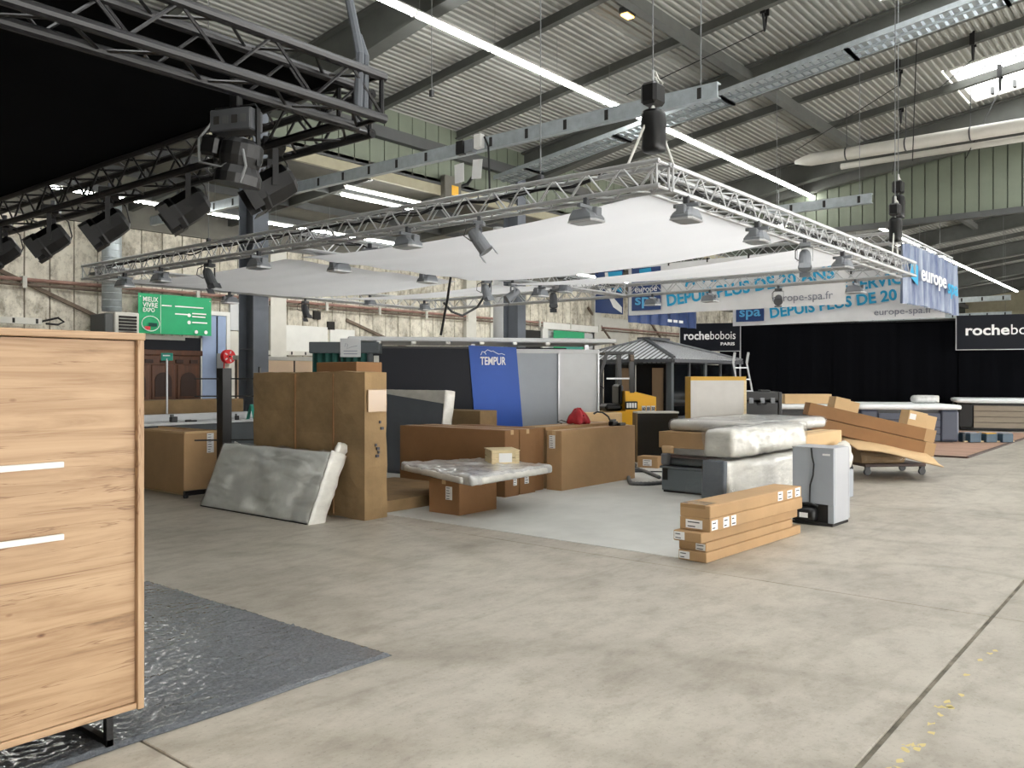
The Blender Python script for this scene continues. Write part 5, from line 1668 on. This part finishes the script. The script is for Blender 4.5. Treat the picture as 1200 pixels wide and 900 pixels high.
hot_tub(tuple(at_d(1166, 25.6, .031)), R(-74), 2.15, .94, 'hot tub with brown slatted skirt and white lid at the right edge', 'spa_brown')
hot_tub(tuple(at_d(1048, 21.3)), R(-58), 2.25, .95, 'hot tub with slate blue skirt behind the tilted long cartons', 'spa_slate', 'spa_slate')
hot_tub(tuple(at_d(933, 22.0)), R(-56), 1.95, .93, 'hot tub with dark skirt behind the black tool case', 'black_plastic')
t = thing('towel_roll', 'rolled white foil package lying on the slate blue hot tub', 'package', tuple(at_d(1083, 21.2, .921)), SR)
MB().soft(.62, .3, .20, .04, .09, .01, 6, 3).build('roll', 'foil_wrap', t, smooth=True)
MB().soft(.05, .24, .18, .03, .02, .01, 6, 3, Matrix.Translation((.30, 0, .01))).build('end_cap', 'plastic_white', t, smooth=True)
t = carton('long pale carton lying on the hot tub with the dark skirt', -.62, -.2, .55, .2, 0, .24, m='cardboard_light', tape='x')
p = at_d(944, 21.4, .905)
t.location, t.rotation_euler = (p.x, p.y, p.z), (0, 0, SR)
t = thing('tool_case', 'black plastic transport case with latches before the hot tub, right of the yellow frame', 'case', tuple(at_d(892, 18.4)), SR + R(-3))
MB().box(-.40, 0, 0, .42, .6, 1.05, .03).build('lower_shell', 'black_metal', t)
MB().box(-.42, -.02, 1.05, .44, .62, 1.25, .03).build('lid', 'black_plastic', t)
MB().box(.36, -.03, .0, .44, .0, 1.25, .02).build('corner_rib', 'black_plastic', t)
for x_ in (-.22, .02, .24):
    MB().box(x_ - .05, -.04, 1.0, x_ + .05, -.005, 1.12, .01).build('latch', 'lamp_grey', t)
MB().tube([(-.08, 0, 1.02), (-.08, -.07, .98), (.10, -.07, .98), (.10, 0, 1.02)], .016, 6).build('handle', 'black_plastic', t)
MB().box(.0, .1, 1.25, .22, .3, 1.29, .01).build('lid_handle', 'black_plastic', t)
lt = thing('stepladder', 'aluminium ladder leaning behind the black transport case', 'ladder', tuple(at_d(879, 19.6)), SR)
for x_ in (-.28, .04):
    MB().bar((x_ + .25, 0, 0), (x_ - .02, .35, 1.9), .05, .03).build('stile', 'aluminium', lt)
    MB().bar((x_ - .02, .35, 1.9), (x_ + .06, .5, 2.15), .05, .04).build('stile_end', 'aluminium', lt)
for k in range(7):
    f_ = (k + .6) / 7
    MB().bar((-.03 - .27 * f_ , .35 * f_, 1.9 * f_), (.29 - .27 * f_, .35 * f_, 1.9 * f_), .06, .025).build('rung', 'aluminium', lt)
for k, x_ in enumerate((-.38, .0, .38)):
    p = at_d(1155, 20.15, .031)
    dirv = V((sin(R(39.27)), -cos(R(39.27)), 0))
    q = p + dirv * x_
    t = thing('blue_crate', ('dark blue crate on the plank floor, left of three', 'dark blue crate on the plank floor, middle of three', 'dark blue crate on the plank floor, right of three')[k], 'crate', (q.x, q.y, .031), SR + R(12), 'dark blue crates')
    MB().box(-.15, -.2, 0, .15, .2, .20, .01).build('body', 'crate_blue', t)
    MB().box(-.14, -.19, .20, .14, .19, .225, .006).build('lid', 'lamp_grey' if k != 1 else 'yellow_edge', t)
    MB().box(-.155, -.04, .02, .155, .04, .23, .004).build('strap', 'mid_grey_panel', t)
    MB().bar((-.25, -.1, .02), (.25, -.1, .02), .04, .03).build('skid', 'raw_wood', t)

# ------------------------------------------------------------------ black curtain wall and lit signs
A, B = V((28.1, 13.4, 0)), V((31.7, .65, 0))
cd = (B - A).normalized()
cwt = thing('curtain_wall', 'long black pleated curtain wall behind the hot tubs', 'curtain', tuple(A), math.atan2(cd.y, cd.x))
CL = (B - A).length
n = 7
for k in range(n):
    w0, w1 = CL / n * k, CL / n * (k + 1)
    MB().grid(60, 3, lambda u, v: (w0 + (w1 - w0 + .06) * u, (.016 * sin(u * 17 + k) + .004 * sin(u * 47)) * (1 - .6 * v) + (.05 if k % 2 else 0), 3.41 * v)).build('curtain_panel', 'black_curtain', cwt, smooth=True)
MB().box(-.05, -.02, 3.40, CL, .08, 3.44).build('head_rail', 'black_metal', cwt)


def sign_box(label, pL, t_L, t_R, pR, z0, z1, txt, parent_name='sign_box', tw=.8, toff=.12, fit_h=.5):
    a, b_ = at_d(pL, t_L), at_d(pR, t_R)
    d_ = (b_ - a).normalized()
    W_ = (b_ - a).length
    t = thing(parent_name, label, 'sign', (a.x, a.y, z0), math.atan2(d_.y, d_.x))
    H = z1 - z0
    MB().box(0, 0, 0, W_, .12, H, .006).build('panel', 'navy_panel', t)
    fm = 'aluminium'
    MB().box(-.02, -.01, 0, 0, .12, H).build('frame_edge', fm, t)
    MB().box(-.02, -.01, -.02, W_, .12, 0).build('frame_edge', fm, t)
    x0 = W_ * toff
    wa = W_ * tw
    text('roche', H * .42, 'white_print', t, (x0, -.006, H * .42), (1, 0, 0), bold=H * .010, fit=wa * .50)
    text('bobois', H * .42, 'white_print', t, (x0 + wa * .515, -.006, H * .42), (1, 0, 0), bold=-.0, fit=wa * .485)
    text('PARIS', H * .15, 'white_print', t, (x0 + wa * .72, -.006, H * .20), (1, 0, 0), bold=.003, fit=wa * .27)
    return t, W_


s1, W1 = sign_box('dark blue lit sign with white lettering left of the black curtain wall', 797, 29.1, 28.5, 867, 2.47, 3.41, '', tw=.86, toff=.06)
for x_ in (W1 * .45, W1 - .02):
    MB().box(x_, .125, -2.47, x_ + .05, .17, .93).build('post', 'aluminium', s1)
s2, W2 = sign_box('dark blue sign with white lettering hung on the black curtain at the right edge', 1121, 26.2, 25.1, 1246, 2.43, 3.48, '', tw=.84, toff=.08)
MB().box(.2, .12, .5, .3, .5, .6).build('hook', 'aluminium', s2)
MB().box(W2 - .3, .12, .5, W2 - .2, .5, .6).build('hook', 'aluminium', s2)

# ------------------------------------------------------------------ printed banners of the far stand
so = (20.3, 5.2, 4.6)
sr_ = thing('banner_truss', 'silver truss frame over the far stand, carrying the printed banners', 'truss', so)
for nm, a, b_ in (('near_truss', (20.3, 5.3, 4.72), (20.3, 13.5, 4.72)), ('right_truss', (20.45, 5.48, 4.72), (25.6, 5.48, 4.72)), ('rear_truss', (24.85, 5.65, 4.72), (24.85, 12.2, 4.72)), ('left_truss', (20.45, 12.4, 4.72), (25.4, 12.4, 4.72))):
    truss(sr_, nm, a, b_, .29, 'aluminium', o=so, single=False)


def banner(label, x, yL, yR, z0, z1, full_right=True, logo=True):
    W_ = yL - yR
    H = z1 - z0
    t = thing('lettered_banner', label, 'banner', (x, yL, z0), R(-90))
    MB().grid(40, 6, lambda u, v: (W_ * u, .025 * sin(u * 14) * (1 - .7 * v), H * v)).build('cloth', 'banner_white', t, smooth=True)
    yo = -.035
    lg = MB().box(.12, yo, .12, 1.02, yo + .006, 1.28).build('logo_square', 'banner_blue', t)
    text('spa', .42, 'pale_blue_print', lg, (.22, yo - .006, .28), (1, 0, 0), bold=.006, fit=.68)
    text('europe', .24, 'white_print', lg, (.22, yo - .006, .62), (1, 0, 0), fit=.68)
    MB().poly([(.38, yo - .004, 1.0), (.76, yo - .004, 1.0), (.72, yo - .004, 1.26), (.36, yo - .004, 1.24)], (0, .004, 0)).build('logo_mark', 'cyan_print', lg)
    tu = (cos(R(5.5)), 0, sin(R(5.5)))
    tv = (-sin(R(5.5)), 0, cos(R(5.5)))
    text('À VOTRE SERVICE', .44, 'cyan_print', t, (1.75, yo, .68), tu, tv, bold=.012, fit=W_ * .58)
    text('DEPUIS PLUS DE 20 ANS', .42, 'cyan_print', t, (1.2, yo, .20), tu, tv, bold=.012, fit=(W_ - 1.2) * .95)
    for k in range(6):
        xk = .1 + (W_ - .25) * k / 5
        MB().box(xk, -.01, H - .06, xk + .04, .12, H + .06).build('hanging_strap', 'black_plastic', t)
    text('europe-spa.fr', .26, 'grey_print', t, (W_ * .70, yo, .14), (1, 0, 0), fit=W_ * .25)
    return t


banner('white lettered banner with blue logo square, nearer of two behind the canopy', 20.12, 12.3, 6.45, 3.27, 4.6)
banner('white lettered banner hanging lower behind the first one', 24.72, 11.35, 5.35, 3.16, 4.56)
t = thing('curved_banner', 'dark blue banner piece with white and cyan curves left of the logo square', 'banner', (20.05, 13.35, 3.40), R(-90))
MB().grid(8, 4, lambda u, v: (.92 * u, .02 * sin(u * 6), 1.15 * v - .1 * u * (1 - v))).build('cloth', 'banner_blue', t, smooth=True)
for xk in (.05, .8):
    MB().box(xk, -.01, 1.08, xk + .04, .2, 1.22).build('hanging_strap', 'black_plastic', t)
MB().poly([(.38, -.03, .72), (.90, -.03, .5), (.90, -.03, 1.1), (.34, -.03, 1.1)], (0, .004, 0)).build('cyan_curve', 'cyan_print', t)
MB().poly([(.34, -.034, 1.1), (.40, -.034, .55), (.62, -.034, .12), (.90, -.034, -.06), (.90, -.034, .1), (.66, -.034, .35), (.5, -.034, .7), (.44, -.034, 1.1)], (0, .004, 0)).build('white_curve', 'white_print', t)
t = thing('side_drape', 'dull blue printed drape below the logo banner on the far side', 'drape', (20.5, 12.55, 3.12), 0)
MB().grid(50, 4, lambda u, v: (4.2 * u, .04 * sin(u * 45), 1.4 * v)).build('cloth', 'banner_blue', t, smooth=True)
for k in range(6):
    MB().box(.1 + .8 * k, -.06, 1.34, .14 + .8 * k, .02, 1.5).build('hanging_strap', 'black_plastic', t)
for k in range(3):
    MB().box(2.2 + .35 * k, -.05, .12, 2.45 + .35 * k, -.04, .2).build('print_line', 'white_print', t)
t = thing('photo_drape', 'large pleated drape with water photo, painted fold highlights and white lettering at the far truss corner', 'drape', (20.36, 5.27, 3.24), 0)
MB().grid(90, 6, lambda u, v: (5.2 * u, .07 * sin(u * 62) * (1 - .5 * v) + .03 * sin(u * 151), 1.36 * v + .05 * sin(u * 3))).build('cloth', 'banner_photo_folds', t, smooth=True)
MB().poly([(.25, -.09, .62), (.95, -.09, .46), (.95, -.09, .92), (.30, -.09, 1.02)], (0, .004, 0)).build('logo_mark', 'cyan_print', t)
text('europe', .52, 'white_print', t, (1.1, -.12, .62), (1, 0, 0), bold=.01, fit=2.5)
text('spa', .52, 'cyan_print', t, (3.75, -.12, .52), (1, 0, 0), bold=.01, fit=1.15)

# ------------------------------------------------------------------ gazebo
gz = thing('gazebo', 'dark metal gazebo with ribbed hip roof behind the forklift', 'gazebo', (18.65, 10.2, 0))
GX, GYY, ZE, ZR = 3.6, 3.0, 2.03, 2.58
ov = .18
cor = [V((-ov, -ov, ZE)), V((GX + ov, -ov, ZE)), V((GX + ov, GYY + ov, ZE)), V((-ov, GYY + ov, ZE))]
r0, r1 = V((1.35, GYY / 2, ZR)), V((GX - 1.35, GYY / 2, ZR))
faces = [(cor[0], cor[1], r1, r0), (cor[1], cor[2], r1, r1), (cor[2], cor[3], r0, r1), (cor[3], cor[0], r0, r0)]
for (a, b_, c_, d_) in faces:
    pan, seams = MB(), MB()
    e_ = b_ - a
    ud, uc = (d_ - a).dot(e_) / e_.length_squared, (c_ - a).dot(e_) / e_.length_squared
    upv = d_ - (a + e_ * ud)

    def on(u, v):
        fr_ = u / ud if u < ud else ((1 - u) / (1 - uc) if u > uc else 1)
        return a + e_ * u + upv * (fr_ * v)
    nrib = int(e_.length / .16)
    for k in range(nrib):
        u0, u1 = k / nrib, (k + 1) / nrib
        um = u0 + (u1 - u0) * .66
        for (ua, ub, h_, tgt) in ((u0, um, .0, pan), (um, u1, .005, seams)):
            p = [on(ua, 0), on(ub, 0), on(ub, 1), on(ua, 1)]
            tgt.add([tuple(q + V((0, 0, h_))) for q in p] + [tuple(q + V((0, 0, h_ - .04))) for q in p], [(0, 1, 2, 3), (4, 7, 6, 5), (0, 4, 5, 1), (1, 5, 6, 2), (2, 6, 7, 3), (3, 7, 4, 0)])
    pan.build('roof_sheet', 'gazebo_roof', gz)
    tag(seams.build('roof_seams', 'gazebo_rib', gz), kind='stuff')
for a, b_ in ((cor[0], r0), (cor[1], r1), (cor[2], r1), (cor[3], r0)):
    MB().bar(a + V((0, 0, .03)), b_ + V((0, 0, .03)), .10, .05).build('hip_cap', 'gazebo_rib', gz)
MB().bar(r0 + V((-.1, 0, .04)), r1 + V((.1, 0, .04)), .4, .06).build('ridge_cap', 'gazebo_rib', gz)
for a, b_ in zip(cor, cor[1:] + cor[:1]):
    MB().bar(a + V((0, 0, -.05)), b_ + V((0, 0, -.05)), .06, .09).build('gutter', 'gazebo_rib', gz)
for (x_, y_) in ((0, 0), (GX, 0), (GX, GYY), (0, GYY), (GX / 2, 0), (0, GYY / 2)):
    MB().box(x_ - .06, y_ - .06, 0, x_ + .06, y_ + .06, ZE - .02, .005).build('post', 'slate_panel', gz)
for k in range(4):
    x0 = .06 + .9 * k
    MB().box(x0, -.02, .0, x0 + .84, .02, .55, .004).build('wall_panel', 'slate_panel', gz)
    MB().box(x0 + .02, -.008, .6, x0 + .82, .008, 1.9).build('pane', 'dark_glass', gz)
    MB().box(x0 - .03, -.03, .5, x0 + .03, .03, 1.95).build('mullion', 'gazebo_rib', gz)
    MB().box(x0, -.03, .55, x0 + .84, .03, .60).build('rail', 'gazebo_rib', gz)
for k in range(3):
    y0 = .08 + .97 * k
    MB().box(-.02, y0, .0, .02, y0 + .9, .55, .004).build('wall_panel', 'slate_panel', gz)
    MB().box(-.03, y0 + .12, .7, .0, y0 + .42, 1.8).build('curtain', 'curtain_tan', gz)
    MB().box(.0, y0, .6, .01, y0 + .9, 1.9).build('pane', 'dark_glass', gz)
    MB().box(-.03, y0 - .03, .5, .03, y0 + .03, 1.95).build('mullion', 'gazebo_rib', gz)
